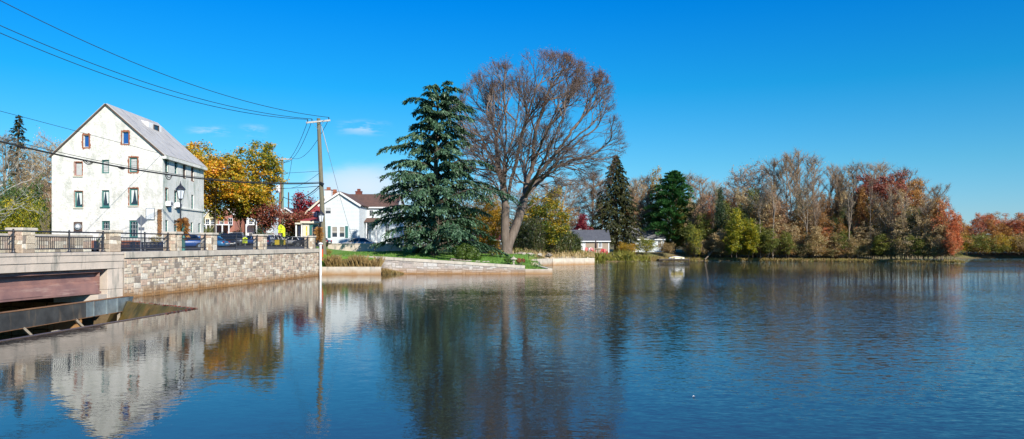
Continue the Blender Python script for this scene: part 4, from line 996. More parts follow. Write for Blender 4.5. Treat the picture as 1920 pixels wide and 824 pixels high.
# low brick planter and guide rail before the mill
mb=MB(); mb.box((-43,72.5,2.4),(-36.2,73.0,3.45)); tag(mb.build('brick_planter',M['brick'],org=(-40,72.5,2.5),bevel=.03),'low red brick planter wall in front of the mill doors','planter')
gp=Path([(-31.1,55.6),(-31.3,62),(-32,70),(-33.5,80)])
for i in range(4):
    a=gp.L*i/4+.1; b_=gp.L*(i+1)/4-.1; qa=gp.at(a,0,2.62); qb=gp.at(b_,0,2.62)
    r_=empty('guide_rail',qa,'low dark blue metal guide rail across the road, '+['nearest the stone parapet','second from the stone parapet','third from the stone parapet','farthest along, beside the mill side wall'][i],'guide rail','guide rails across the road')
    mb=MB()
    for z in (.2,.62): mb.bar(qa+Vector((0,0,z)),qb+Vector((0,0,z)),.1,.08)
    mb.bar(qa+Vector((0,0,.33)),qb+Vector((0,0,.33)),.05,.12)
    mb.build('rail',M['navymetal'],r_)
    mb=MB(); k=int((qb-qa).length/.22)
    for j in range(k+1): q=qa.lerp(qb,j/k); mb.bar(q+Vector((0,0,.2)),q+Vector((0,0,.62)),.05)
    o=mb.build('slats',M['navymetal'],r_)
    for q in (qa,qb): mb=MB(); mb.bar(q,q+Vector((0,0,.7)),.14); mb.build('post',M['navymetal'],r_)
# ------------------------------------------------------------------ trees
def chain(nodes,par,pts,start,D,rng=None,wob=0):
    """append a polyline (resampled to D) to the skeleton; returns the index of the last node"""
    last=start; prev=Vector(nodes[start]) if start is not None else None
    if start is None:
        nodes.append(Vector(pts[0])); par.append(-1); last=0; prev=Vector(pts[0]); pts=pts[1:]
    for p in pts:
        p=Vector(p); Ln=(p-prev).length; k=max(1,round(Ln/D))
        for i in range(1,k+1):
            q=prev.lerp(p,i/k)
            if rng and wob: q=q+Vector((rng.gauss(0,wob),rng.gauss(0,wob),rng.gauss(0,wob*.5)))
            nodes.append(q); par.append(last); last=len(nodes)-1
        prev=p
    return last
def nearest(nodes,p,lo=0):
    return min(range(lo,len(nodes)),key=lambda i:(nodes[i]-p).length)
def colonize(nodes,par,attr,D,di,dk,iters,rng,up=.1,free=None,inert=.35,jit=.12):
    att=[Vector(a) for a in attr]; alive=list(range(len(att)))
    cnt={}
    growable=set(range(len(nodes))) if free is None else set(free)
    for it in range(iters):
        kd=kdtree.KDTree(len(nodes))
        for i,n in enumerate(nodes): kd.insert(n,i)
        kd.balance(); acc={}; nxt=[]
        for ai in alive:
            a=att[ai]; co,i,d=kd.find(a)
            if d<dk: continue
            nxt.append(ai)
            if d<di and i in growable:
                v=(a-co)/d
                if i in acc: acc[i]=acc[i]+v
                else: acc[i]=v
        alive=nxt
        if not acc: break
        n0=len(nodes)
        for i,v in acc.items():
            if v.length<1e-6: continue
            v=v.normalized()+Vector((rng.gauss(0,jit),rng.gauss(0,jit),rng.gauss(0,jit*.8)+up))
            # keep some of the parent's direction
            if par[i]>=0: v=v+(nodes[i]-nodes[par[i]]).normalized()*inert
            q=nodes[i]+v.normalized()*D
            cnt[i]=cnt.get(i,0)+1
            if cnt[i]>2 or kd.find(q)[2]<D*.45: growable.discard(i); continue
            nodes.append(q); par.append(i); growable.add(len(nodes)-1)
    return nodes,par
def radii(nodes,par,tip,e=2.2):
    n=len(nodes); acc=[0.]*n; ch=[[] for _ in range(n)]
    for i in range(n-1,-1,-1):
        if par[i]>=0: ch[par[i]].append(i)
    r=[0.]*n
    order=sorted(range(n),reverse=True)
    for i in order:
        if not ch[i]: acc[i]=tip**e
        r[i]=acc[i]**(1/e)
        if par[i]>=0: acc[par[i]]+=acc[i]
    return r,ch
def wood(mb,nodes,par,r,ch,flare=0):
    """tubes that follow the thickest child through each fork"""
    n=len(nodes); started=set(); stack=[0]
    roots=[(0,None)]
    while roots:
        s,p0=roots.pop(); pts=[];rs=[]
        if p0 is not None: pts.append(nodes[p0]); rs.append(min(r[p0],r[s]*1.15))
        i=s
        while True:
            pts.append(nodes[i]); rs.append(r[i])
            if not ch[i]: break
            c=max(ch[i],key=lambda k:r[k])
            for k in ch[i]:
                if k!=c: roots.append((k,i))
            i=c
        if len(pts)<2: continue
        rs[-1]*=.5
        mx=max(rs); sd=10 if mx>.25 else (7 if mx>.1 else (5 if mx>.05 else 3))
        mb.tube(pts,rs,sd,cap=False)
def twigs(mb,nodes,par,tips,rng,k,l0,l1,rad,center,up=.3,curl=.25):
    ends=[]
    for i in tips:
        p=nodes[i]; d=(p-nodes[par[i]]).normalized() if par[i]>=0 else Vector((0,0,1))
        for _ in range(k):
            v=d+Vector((rng.gauss(0,.55),rng.gauss(0,.55),rng.gauss(0,.4)+up)); v.normalize(); Ln=rng.uniform(l0,l1)
            s=p-d*rng.uniform(0,.3); m=s+v*Ln*.5; v2=(v+Vector((rng.gauss(0,curl),rng.gauss(0,curl),rng.gauss(0,curl)+up*.3))).normalized(); e_=m+v2*Ln*.5
            o=v.orthogonal().normalized()*rad; o2=v.cross(o).normalized()*rad
            a=[s+o,s-o*.5+o2*.87,s-o*.5-o2*.87]; b=[m+(x-s)*.6 for x in a]
            mb.add(a+b+[e_],[(0,1,4,3),(1,2,5,4),(2,0,3,5),(3,4,6),(4,5,6),(5,3,6)])
            ends.append(e_); ends.append(m)
    return ends
def leaf(mb,p,s,rng,aspect=.7,n=None,flat=0):
    a=Vector((rng.gauss(0,1),rng.gauss(0,1),rng.gauss(0,1)))
    if n is not None: a=a*(1-flat)+n*flat*2
    a.normalize(); u=a.orthogonal().normalized(); th=rng.uniform(0,6.283); v=a.cross(u); u,v=u*math.cos(th)+v*math.sin(th),v*math.cos(th)-u*math.sin(th)
    u*=s*.5; v*=s*.5*aspect
    mb.add([p-u,p-v+a*s*.08,p+u,p+v+a*s*.08],[(0,1,2,3)])
def crown_pts(n,c,rad,rng,shell=.0,zmin=-1,lump=.25,cut=None):
    out=[]; ph=[rng.uniform(0,6.28) for _ in range(6)]
    while len(out)<n:
        v=Vector((rng.uniform(-1,1),rng.uniform(-1,1),rng.uniform(-1,1)))
        d=v.length
        if d<1e-3: continue
        u=v/d; k=1+lump*(math.sin(3*u.x+ph[0])*math.sin(3*u.y+ph[1])+.6*math.sin(5*u.z+ph[2]+4*u.x))-lump*.5
        if d>k or d<shell*k or v.z<zmin: continue
        p=Vector((c[0]+v.x*rad[0],c[1]+v.y*rad[1],c[2]+v.z*rad[2]))
        if cut and cut(p): continue
        out.append(p)
    return out
PROTO={}
def tree_meshes(key,seed,Ht,rad,clear,nattr,D=.55,tw=4,tl=(.5,1.1),tip=.014,leaves=0,ls=.28,stems=1,lumps=.25,spread=.6,up=.1,e=2.3,shell=.2,rb=.011,lean=(0,0)):
    """one deciduous tree in two meshes (wood, foliage); origin at its foot"""
    rng=random.Random(seed); nodes=[];par=[]
    cz=(Ht+clear)/2; rz=(Ht-clear)/2
    top=Vector((lean[0],lean[1],clear+rz*.55))
    pts=[Vector((0,0,-.3)),Vector((rng.uniform(-.2,.2)+lean[0]*.3,rng.uniform(-.2,.2),clear*.6)),top]
    chain(nodes,par,pts,None,D,rng,.03)
    if stems>1:
        for s in range(stems-1):
            a=rng.uniform(0,6.28); f=nearest(nodes,Vector((0,0,clear*rng.uniform(.3,.9))))
            chain(nodes,par,[nodes[f]+Vector((math.cos(a)*rad*spread*.35,math.sin(a)*rad*spread*.35,rz*.5)),Vector((math.cos(a)*rad*spread,math.sin(a)*rad*spread,cz+rz*rng.uniform(.1,.5)))],f,D,rng,.06)
    at=crown_pts(nattr,(lean[0],lean[1],cz),(rad,rad,rz),rng,shell,lump=lumps)
    colonize(nodes,par,at,D,rad*1.3+1,D*1.6,60,rng,up)
    r,ch=radii(nodes,par,tip,e)
    tips=[i for i in range(len(nodes)) if not ch[i]]
    fine=[i for i in range(len(nodes)) if r[i]<tip*2.2]
    wmb=MB(); wood(wmb,nodes,par,r,ch)
    ends=twigs(wmb,nodes,par,fine if len(fine)<1400 else rng.sample(fine,1400),rng,tw,tl[0],tl[1],rb,Vector((0,0,cz)))
    lmb=MB()
    if leaves:
        for _ in range(leaves):
            p=rng.choice(ends)+Vector((rng.gauss(0,.22),rng.gauss(0,.22),rng.gauss(0,.18))); leaf(lmb,p,ls*rng.uniform(.6,1.3),rng)
    return wmb,lmb
def mesh_of(mb,name,mat):
    me=bpy.data.meshes.new(name); me.from_pydata([tuple(v) for v in mb.v],[],mb.f); me.materials.append(mat); me.update(); return me
def bare_tree(seed,Ht,rad,clear,nprim=34,lean=0,ntw=8,tw=.0135,nleaf=500):
    """upright forest-grown tree: straight bole, ascending straight branches, brush of fine twigs"""
    rng=random.Random(seed); nodes=[];par=[]; D=.5
    boles=[(0,0,1.)]+[(rng.uniform(-.25,.25)*rad,rng.uniform(-.25,.25)*rad,rng.uniform(.75,.95)) for _ in range(1)]
    chain(nodes,par,[Vector((0,0,-.3)),Vector((rng.uniform(-.2,.2),rng.uniform(-.2,.2),clear)),Vector((rng.uniform(-.4,.4)+lean,rng.uniform(-.4,.4),Ht))],None,D,rng,.025)
    trunk=list(range(len(nodes)))
    f=nearest(nodes,Vector((0,0,clear*.55))); bx=rng.uniform(-.6,.6)*rad; chain(nodes,par,[Vector((bx*.5,rng.uniform(-.4,.4)*rad,clear*1.1)),Vector((bx,rng.uniform(-.5,.5)*rad,Ht*.93))],f,D,rng,.03)
    stems=[i for i in range(len(nodes)) if nodes[i].z>clear*.75]
    ends_=[]
    for k in range(nprim):
        i=rng.choice(stems); h=(nodes[i].z-clear*.75)/(Ht-clear*.75); a=rng.uniform(0,6.28); L_=rad*(1.05-.75*h)*rng.uniform(.6,1.15)+.5
        d=Vector((math.cos(a)*.8,math.sin(a)*.8,.75)).normalized(); m=nodes[i]+d*L_*.7; e_=m+(d+Vector((0,0,.6))).normalized()*L_*.7
        if e_.z>Ht: e_.z=Ht-rng.uniform(0,.8)
        s0=len(nodes); chain(nodes,par,[m,e_],i,D,rng,.04); br=list(range(s0,len(nodes)))
        for _ in range(3):
            j=rng.choice(br); a2=a+rng.uniform(-1.3,1.3); d2=Vector((math.cos(a2)*.55,math.sin(a2)*.55,.85)).normalized(); chain(nodes,par,[nodes[j]+d2*L_*rng.uniform(.35,.6)],j,D,rng,.03)
    r,ch=radii(nodes,par,.016,2.1); w_=MB(); wood(w_,nodes,par,r,ch)
    fine=[i for i in range(len(nodes)) if r[i]<.045 and nodes[i].z>clear*.7]
    ends=[]
    for i in fine:
        p=nodes[i]; dd=(p-nodes[par[i]]).normalized()
        for _ in range(ntw):
            v=(dd+Vector((rng.gauss(0,.62),rng.gauss(0,.62),rng.gauss(.22,.4)))).normalized(); Ln=rng.uniform(.5,1.5); s_=p-dd*rng.uniform(0,.4)
            o=v.orthogonal().normalized()*tw; o2=v.cross(o).normalized()*tw
            w_.add([s_+o,s_-o*.5+o2*.87,s_-o*.5-o2*.87,s_+v*Ln],[(0,1,3),(1,2,3),(2,0,3)]); ends.append(s_+v*Ln*rng.random())
    l_=MB()
    for _ in range(nleaf): leaf(l_,rng.choice(ends),.17*rng.uniform(.6,1.2),rng)
    return w_,l_
def proto_bare(key,*a,**k):
    w_,l_=bare_tree(*a,**k); PROTO[key]=(mesh_of(w_,key+'_wood',M['barkgrey']),mesh_of(l_,key+'_leaves',LM['tan']),a[1],a[2])
def proto(key,*a,**k):
    w_,l_=tree_meshes(key,*a,**k); PROTO[key]=(mesh_of(w_,key+'_wood',M['barkgrey']), mesh_of(l_,key+'_leaves',LM['tan']) if l_.f else None, k.get('Ht') or a[1], a[2] if len(a)>2 else k['rad'])
proto_bare('bareA',1,18,2.6,9.5,34,lean=.3,nleaf=900)
proto_bare('bareB',2,18,2.1,9,34)
proto_bare('pole',14,18,1.7,11,20,ntw=5,nleaf=300)
proto_bare('poleB',15,18,2.0,10,22,lean=.8,ntw=5,nleaf=900)
proto_bare('bareD',12,18,3.2,8.5,38,lean=-.5,nleaf=1200)
proto('bareC',3,18,3.8,5.5,560,tw=11,tl=(.7,1.7),up=.15,stems=4,tip=.014,leaves=2600,ls=.22,rb=.015)
proto('leafA',4,14,3.3,1.5,420,tw=4,stems=3,leaves=9000,ls=.27,lumps=.4)
proto('leafB',5,14,3.9,2,420,tw=6,stems=3,leaves=6500,ls=.27,lumps=.55,rb=.014)
proto('leafC',6,14,2.6,.8,380,tw=4,stems=2,leaves=7500,ls=.27,lumps=.4)
proto('sparse',7,14,3.2,1.5,420,tw=9,stems=4,leaves=3800,ls=.25,lumps=.4,rb=.015)
proto('bush',8,4,2.0,.2,220,D=.35,tw=5,stems=4,leaves=4200,ls=.17,tip=.01)
proto('bushB',9,4,2.3,.15,220,D=.35,tw=9,tl=(.4,.9),stems=5,leaves=1900,ls=.17,tip=.01)
proto('flat',10,15,5.2,8,420,tw=5,stems=4,leaves=9000,ls=.28,lumps=.55)
def slot_mat(o,mat):
    o.material_slots[0].link='OBJECT'; o.material_slots[0].material=mat
TREES=[]   # (object, px, kindkey)
def plant(key,px,d,ytop,leafm,barkm,kind,name='tree',wpx=None,zg=None,rz=None,trunk='trunk',rng=random.Random(99)):
    wme,lme,Ht,rad=PROTO[key]; x=X(px,d); z=Hs(x,d) if zg is None else zg
    h=Z(ytop,d)-z; s=h/Ht; sw=(wpx*d/F/2)/rad if wpx else s
    root=empty(name,(x,d,z-.05)); root.rotation_euler.z=rng.uniform(0,6.28) if rz is None else rz
    t=bpy.data.objects.new('trunk',wme); COL.objects.link(t); t.parent=root; t.scale=(sw,sw,s); slot_mat(t,M[barkm])
    if lme and leafm:
        c=bpy.data.objects.new('crown',lme); COL.objects.link(c); c.parent=root; c.scale=(sw,sw,s); slot_mat(c,LM[leafm])
    TREES.append((root,px,d,kind)); return root
# ---- far shore wood, right half: (proto, px, depth, top, leaves, bark, width px, kind)
FW_=[]; rg0=random.Random(515)
def T(key,px,d,ytop,lf,bk,kind,w=None,name='tree'): plant(key,px,d,ytop,LM and lf,bk,kind,name,w)
G1='bare grey tree with fine twigs'
K=dict(mid=('slender autumn tree in the middle of the wood','slender autumn trees of the far shore wood'),
 thin=('slim pale-stemmed bare tree by the water','slim pale trees at the front of the far shore wood'),
 bare=('tall bare grey tree with fine ascending twigs','tall bare trees of the far shore wood'),
 pink=('pinkish brown nearly bare tree','pinkish brown trees of the far shore wood'),
 tan=('tree with pale tan leaves','pale tan trees of the far shore wood'),
 rust=('rust brown leafed tree','rust brown trees of the far shore wood'),
 olive=('olive green tree','olive green trees of the far shore wood'),
 ivy=('dark green ivy-clad tree','ivy-clad trees of the far shore wood'),
 yellow=('bright yellow-green maple','yellow-green maples of the far shore'),
 maroon=('maroon red spreading tree','maroon trees of the far shore wood'),
 orange=('orange-red tree','orange-red trees at the tip of the point'),
 back=('brown tree in the second row of the wood','second row trees of the far shore wood'),
 brush=('bushy brown undergrowth shrub','undergrowth shrubs along the far shore'),
 ybush=('golden yellow shrub','golden shrubs on the shore'),
 far=('russet tree across the far bay','russet trees across the far bay'),
 town=('brown tree behind the village','trees behind the village'))
for px,y,w_,d in ((1292,332,52,158),(1318,338,50,160),(1336,345,44,162),(1455,305,56,146),(1478,296,58,143),(1500,291,60,144),(1524,300,52,146),(1556,322,44,148),(1572,316,44,143),(1605,312,52,141),(1636,314,54,146),(1652,312,50,150),(1700,322,58,146),(1728,340,48,142),(1757,352,50,131),(1215,335,50,160),(1190,340,50,165)):
    T(['bareA','bareB','bareD'][(px*7//10)%3],px,d,y,'tan','barkgrey','bare',w_)
for px,y,w_,d in ((1426,352,34,139),(1449,338,36,138),(1512,330,36,138),(1531,342,34,138),(1592,338,34,135),(1633,340,34,134.5),(1672,352,32,132),(1696,356,32,130),(1740,368,30,128),(1335,362,34,145)):
    T(['pole','poleB'][(px//10)%2],px,d,y,['tan','rust'][px%2],'barkpale','thin',w_)
for px,y,w_,d in ((1382,312,60,150),(1410,298,70,149),(1436,303,56,152),(1345,352,46,155),(1365,340,46,160)):
    T('bareC',px,d,y,'pinkbrown','barkgrey','pink',w_)
for px,y,w_,d in ((1432,352,58,141),(1600,318,40,144),(1575,330,34,146),(1655,368,46,134),(1688,398,44,130),(1708,375,46,131),(1732,392,46,127),(1752,412,46,125),(1616,408,44,136),(1530,425,44,136),(1480,408,44,139),(1768,430,38,123),(1640,420,40,134),(1510,380,40,140),(1350,430,44,140)):
    T('sparse' if px%3 else 'leafC',px,d,y,'tan','barkpale','tan',w_)
for px,y,w_,d in ((1462,366,44,143),(1544,362,56,142),(1590,372,50,141),(1500,392,50,141),(1560,398,50,138),(1730,352,54,137),(1320,385,46,152),(1450,400,46,141),(1755,378,44,130),(1670,385,46,136),(1405,372,50,145)):
    T('leafB' if px%2 else 'sparse',px,d,y,'rust','barkgrey','rust',w_)
for px,y,w_,d in ((1378,376,50,143),(1420,410,42,139),(1325,400,44,145),(1440,428,42,137),(1580,430,44,136),(1650,438,44,132),(1300,410,46,144),(1718,440,36,126),(1290,385,50,150),(1475,432,36,137)):
    T('leafA',px,d,y,'olive','bark','olive',w_)
for px,y,w_,d in ((1351,354,26,142),(1601,358,34,140),(1585,385,34,142),(1615,375,28,141)):
    T('leafC',px,d,y,'ivy','bark','ivy',w_)
for px,y,w_,d in ((1381,391,42,137),(1404,410,42,136.5),(1372,425,30,136),(1412,432,26,136)):
    T('leafC',px,d,y,'yellowgreen','bark','yellow',w_)
MID=['rust','tan','olive','gold','pinkbrown','rust','green','tan','orangered','olive']
for i in range(66):
    px=1294+i*7.2+rg0.uniform(-4,4); d=np.interp(px,[1300,1400,1520,1640,1700,1792],[146,143,139,136,130,124])+rg0.uniform(0,4)
    y=rg0.uniform(352,428)+max(0,(px-1700)*.2); T(['sparse','leafC','leafB','sparse'][i%4],px,d,y,MID[(i*7)%10] if px<1745 else 'rust',['barkgrey','barkpale'][i%2],'mid',rg0.uniform(26,44))
T('flat',1655,138,320,'maroon','barkgrey','maroon',92); T('flat',1692,140,332,'rust','barkgrey','rust',70)
T('leafB',1775,124,376,'orangered','barkgrey','orange',46); T('leafA',1790,123,398,'orangered','barkgrey','orange',34); T('leafA',1783,121.5,430,'orangered','barkgrey','orange',28); T('leafB',1752,128,372,'rust','barkgrey','rust',46)
rg=random.Random(5)
BK=['rust','pinkbrown','olive','tan']
for i in range(34):
    px=1285+i*15+rg.uniform(-4,4); d=rg.uniform(150,164) if px<1640 else (rg.uniform(138,148) if px<1720 else rg.uniform(131,136)); y=rg.uniform(368,405)+max(0,(px-1640)*.12)
    T(['sparse','leafB','leafA','sparse'][i%4],px,d,y,['rust','pinkbrown','olive','rust','tan','rust'][i%6],'barkgrey','back',rg.uniform(44,60))
for i in range(60):
    px=1296+i*8.35+rg.uniform(-3,3)
    d=np.interp(px,[1300,1400,1520,1640,1700,1792],[142,140,136,133,127,122.5])+rg.uniform(0,2.5)
    T('bushB' if i%3 else 'bush',px,d,rg.uniform(440,466),['drybrush','olive','tan','drybrush','rust','reed'][i%6],'barkpale','brush',rg.uniform(28,44),'shrub')
# across the far bay
for i in range(15):
    px=1806+i*13+rg.uniform(-4,4); d=rg.uniform(167,178)
    T(['leafB','leafA','sparse','flat'][i%4],px,d,rg.uniform(396,418) if i else 412,['rust','orangered','maroon','orangered','rust'][i%5],'barkgrey','far',rg.uniform(40,56))
for i in range(26):
    px=1806+i*7.5; T('bush',px,164+rg.uniform(0,3.5),rg.uniform(438,458),['gold','olive','drybrush','rust'][i%4],'barkgrey','brush',rg.uniform(34,52),'shrub')
# centre: behind the elm and the cottages
for px,y,w_,d,lf,key,kd in ((905,330,70,150,'tan','bareC','cbare'),(870,345,60,155,None,'bareA','cbare'),(1015,330,70,155,'pinkbrown','bareC','cbare'),(1050,335,60,150,None,'bareA','cbare'),(1085,325,60,158,'pinkbrown','bareC','cbare'),(1110,330,60,162,'tan','bareB','cbare'),(1128,345,50,158,None,'bareA','cbare'),(1180,340,52,162,'tan','bareC','cbare'),
   (960,340,70,160,None,'bareC','cbare'),(1205,330,56,158,'tan','bareC','cbare'),(1250,350,44,162,'tan','bareB','cbare'),(985,350,50,158,'rust','bareC','cbare'),(930,352,50,162,'rust','bareC','cbare')):
    T(key,px,d,y,lf,'barkgrey',kd,w_)
K['cbare']=('nearly bare brown tree behind the cottages','bare trees behind the elm and the cottages')
K['cmid']=('leafy autumn tree behind the cottages','mixed autumn trees behind the elm and cottages')
for px,y,w_,d,lf,key in ((1060,390,54,152,'rust','leafB'),(1085,400,50,150,'pinkbrown','sparse'),(1120,380,50,155,'pinkbrown','sparse'),(1180,372,46,157,'rust','sparse'),(1200,365,44,156,'pinkbrown','leafB'),(1225,395,44,166,'olive','leafB'),(1195,410,46,164,'rust','leafB'),(880,400,60,150,'olive','leafA'),(850,410,60,150,'olive','leafA'),(940,400,60,152,'rust','leafB'),(1000,395,56,156,'olive','leafB'),(1110,420,50,150,'olive','leafA'),(1255,405,50,160,'olive','leafA'),(1280,392,44,155,'rust','leafB')):
    T(key,px,d,y,lf,'barkgrey','cmid',w_)
def one(key,px,d,y,lf,bk,label,w_,name='tree',cat='tree',zg=None):
    r_=plant(key,px,d,y,lf,bk,None,name,w_,zg=zg); tag(r_,label,cat); return r_
one('leafB',905,112,372,'gold','bark','golden orange tree showing between the blue cedar and the elm trunk',66)
one('leafA',1018,118,352,'maple','bark','round yellow-green maple with orange tips right of the elm trunk',88)
one('leafA',924,103,366,'gold','bark','small golden orange tree directly behind the elm trunk',50)
one('leafB',1040,128,352,'gold','bark','orange leafed tree behind the round yellow-green maple',50)
one('leafC',1092,146,402,'crimson','bark','small crimson tree behind the tan cottage roof',42)
one('leafB',1232,158,318,'gold','barkgrey','tall tree with golden top behind the bright green pine',44)
one('sparse',1212,159,335,'tan','barkgrey','thin brown tree left of the golden topped one',36)
one('bush',1175,137.5,456,'gold','bark','small bright orange shrub between the two cottages',34,'shrub','shrub')
one('bush',1211,139.5,448,'yellowgreen','bark','tall yellow shrub in front of the grey roofed cottage',44,'shrub','shrub')
one('leafC',1283,157,388,'green','barkpale','slender green tree above the bank right of the boat landing',40)
one('bush',1304,140,432,'yellowgreen','bark','yellow leafed shrub on the bank right of the boat landing',24,'shrub','shrub')
one('leafC',1300,150,402,'gold','bark','small orange-gold tree above the bank right of the boat landing',24)
one('leafA',1264,159,420,'olive','bark','low olive tree right of the grey roofed cottage',52)
one('bush',1248,141,455,'drybrush','bark','brown shrub hiding the corner of the grey roofed cottage',30,'shrub','shrub')
one('bushB',1305,141,450,'drybrush','barkpale','twiggy brown shrub behind the boat landing',44,'shrub','shrub')
# left: golden maples over the parking lot
one('flat',428,112,268,None,'bark','x',10) if False else None
def bigmaple(name_label,px,d,ytop,ybot,wpx,seed,mat,n,bare=0,ls=.36,lobes=9,bark='bark'):
    rng=random.Random(seed); x=X(px,d); z=Hs(x,d); s=d/F; root=empty('maple_tree',(x,d,z),name_label,'tree')
    Ht=Z(ytop,d)-z; rad=wpx*s/2; zb=Z(ybot,d)-z; nodes=[];par=[]; base=Vector((x,d,z))
    chain(nodes,par,[Vector((0,0,-.3)),Vector((.1,0,zb*.7)),Vector((0,.2,zb+(Ht-zb)*.4))],None,.6,rng,.03)
    for k in range(6):
        a=k*1.05+rng.uniform(-.3,.3); f=nearest(nodes,Vector((0,0,zb*rng.uniform(.7,1.3))))
        chain(nodes,par,[Vector((math.cos(a)*rad*.35,math.sin(a)*rad*.35,zb+(Ht-zb)*.35)),Vector((math.cos(a)*rad*.6,math.sin(a)*rad*.6,zb+(Ht-zb)*.65))],f,.6,rng,.08)
    at=crown_pts(900,(0,0,(Ht+zb)/2),(rad,rad*.9,(Ht-zb)/2),rng,.25,lump=.3); colonize(nodes,par,at,.6,5,1.1,50,rng,.05)
    r,ch=radii(nodes,par,.016,2.3); wmb=MB(); wood(wmb,nodes,par,r,ch)
    fine=[i for i in range(len(nodes)) if r[i]<.035]; ends=twigs(wmb,nodes,par,fine,rng,4,.5,1.2,.012,None)
    # leaf masses: flattened clusters hung on the outer boughs, with gaps between
    lm=MB(); cl=rng.sample(fine,min(len(fine),n//55))
    for i in cl:
        c=nodes[i]; rr=rng.uniform(.55,1.15)
        for _ in range(int(rng.uniform(25,75))):
            v=Vector((rng.gauss(0,1),rng.gauss(0,1),rng.gauss(0,.55)))*rr*.55
            leaf(lm,c+v,ls*rng.uniform(.6,1.25),rng,.75,Vector((.2,-.3,1)),.45)
    for p in ends:
        if rng.random()<.5: leaf(lm,p,ls*rng.uniform(.6,1),rng)
    for mb_ in (wmb,lm): mb_.v=[tuple(Vector(v)+base) for v in mb_.v]
    wmb.build('trunk',M[bark],root,smooth=True); lm.build('crown',LM[mat],root); return root
bigmaple('broad golden and green maple beside the far end of the mill',402,108,268,412,138,21,'maple',42000)
bigmaple('tall golden maple with a thin leafy top, right of the broad maple',478,116,262,405,106,22,'maple',28000)
bigmaple('orange tinted maple top showing over the mill roof end',368,122,266,400,74,26,'maple',12000)
bigmaple('low green and gold tree in front of the golden maples, over the parking lot',450,112,335,418,110,23,'maple',17000)
bigmaple('burgundy tree with greenish underside, left of the street poles',497,112,378,428,72,24,'burgundy',12000,ls=.3)
bigmaple('greenish burgundy tree right of the street poles',556,118,392,440,62,25,'burgundy',11000,ls=.3)
bigmaple('crimson pointed tree behind the street poles, left of the red house roof',570,124,352,430,46,26,'crimson',8000,ls=.3)
one('leafC',545,122,408,'green','bark','slim green tree just right of the two street poles',34)
one('bush',385,100,436,'olive','bark','grey-green shrub at the far corner of the mill',26,'shrub','shrub')
one('bushB',615,79.2,467,'gold','barkpale','orange and yellow seedling beside the foot of the utility pole',20,'shrub','shrub',zg=1.9)
for i in range(17):
    px=330+i*36; T('sparse' if i%2 else 'leafB',px,176+rg.uniform(0,10),rg.uniform(392,410),['olive','rust','olive'][i%3],'barkgrey','town',80)
for px,y,lf in ((392,428,'olive'),(418,436,'green'),(446,432,'olive'),(487,430,'green'),(508,438,'olive'),(545,434,'green')):
    plant('bush',px,136,y,lf,'bark','yard','shrub',26)
K['yard']=('low green front yard shrub across the street','front yard shrubs')
for px,y,lf in ((622,486,'olive'),(640,482,'drybrush'),(658,485,'drybrush'),(678,481,'rust'),(694,486,'drybrush')):
    plant('bushB',px,76.8,y,lf,'bark','weed','shrub',26,zg=.55)
K['weed']=('dry bushy weed in the low concrete planter','bushy weeds in the planter')
# ---- left edge behind the road
one('bareC',92,93,245,'tan','barkgrey','bare tree with thin branches at the left corner of the mill',74)
one('bareC',55,98,268,'tan','barkpale','bare pale tree between the spruce and the mill',80)
one('bareB',8,96,262,'tan','barkpale','bare tree at the left picture edge beside the spruce',70)
one('bareC',70,110,285,'rust','barkgrey','brown leafed bare tree behind the mill corner',70)
one('bareC',-60,96,270,'tan','barkgrey','bare tree just beyond the left picture edge',80)
for i,(px,y,w_,lf) in enumerate(((8,378,54,'yellowgreen'),(40,372,52,'yellowgreen'),(70,384,46,'yellowgreen'),(-30,385,60,'yellowgreen'),(24,352,60,'green'),(62,348,60,'green'),(88,405,26,'yellowgreen'),(-10,350,80,'olive'),(40,340,70,'olive'),(75,360,44,'olive'),(-50,350,80,'olive'))):
    d=84 if lf=='yellowgreen' else (90 if lf=='green' else 104)
    r_=plant('bush' if d<100 else 'leafA',px,d,y,lf,'bark','lb' ,'shrub' if d<100 else 'tree',w_)
K['lb']=('green and yellow leafed growth left of the mill','green and yellow growth left of the mill')
# pale sycamore whose bare white limbs reach over the left edge
rng=random.Random(31); d=66.; base=Vector((X(-45,d),d,2.5)); root=empty('sycamore_tree',base,'leafless tree with pale whitish limbs sprawling in from the left picture edge','tree')
nodes=[];par=[]; q=lambda px,py,dd=0: P(px,py,d+dd)
chain(nodes,par,[base-Vector((0,0,.3)),q(-40,420),q(-30,380)],None,.35,rng,.02)
for pts in ([(-30,380),(5,345),(30,310),(48,275)],[(-35,400),(0,395),(40,380),(75,365)],[(-30,380),(-10,340),(0,300),(10,270)],[(-35,410),(10,400),(35,372),(62,340)],[(-30,390),(20,352),(60,335),(90,320)],[(-38,420),(0,418),(40,385),(55,382)]):
    f=nearest(nodes,q(*pts[0])); chain(nodes,par,[q(a,b,rng.uniform(-2,2)) for a,b in pts[1:]],f,.35,rng,.05)
at=[P(rng.uniform(-90,95),rng.uniform(265,410),d+rng.uniform(-3,3)) for _ in range(420)]
colonize(nodes,par,at,.35,2.5,.6,40,rng,.1); r,ch=radii(nodes,par,.011,2.1); wmb=MB(); wood(wmb,nodes,par,r,ch)
twigs(wmb,nodes,par,[i for i in range(len(nodes)) if not ch[i]],rng,3,.3,.8,.009,None); wmb.build('limbs',pmat('bark_white_sycamore',(.5,.47,.4),(.33,.3,.25),rough=.9,scale=2),root)
one('bushB',86,80,395,None,'barkpale','bare pale sapling in front of the mill wall foot',26,'sapling','sapling')
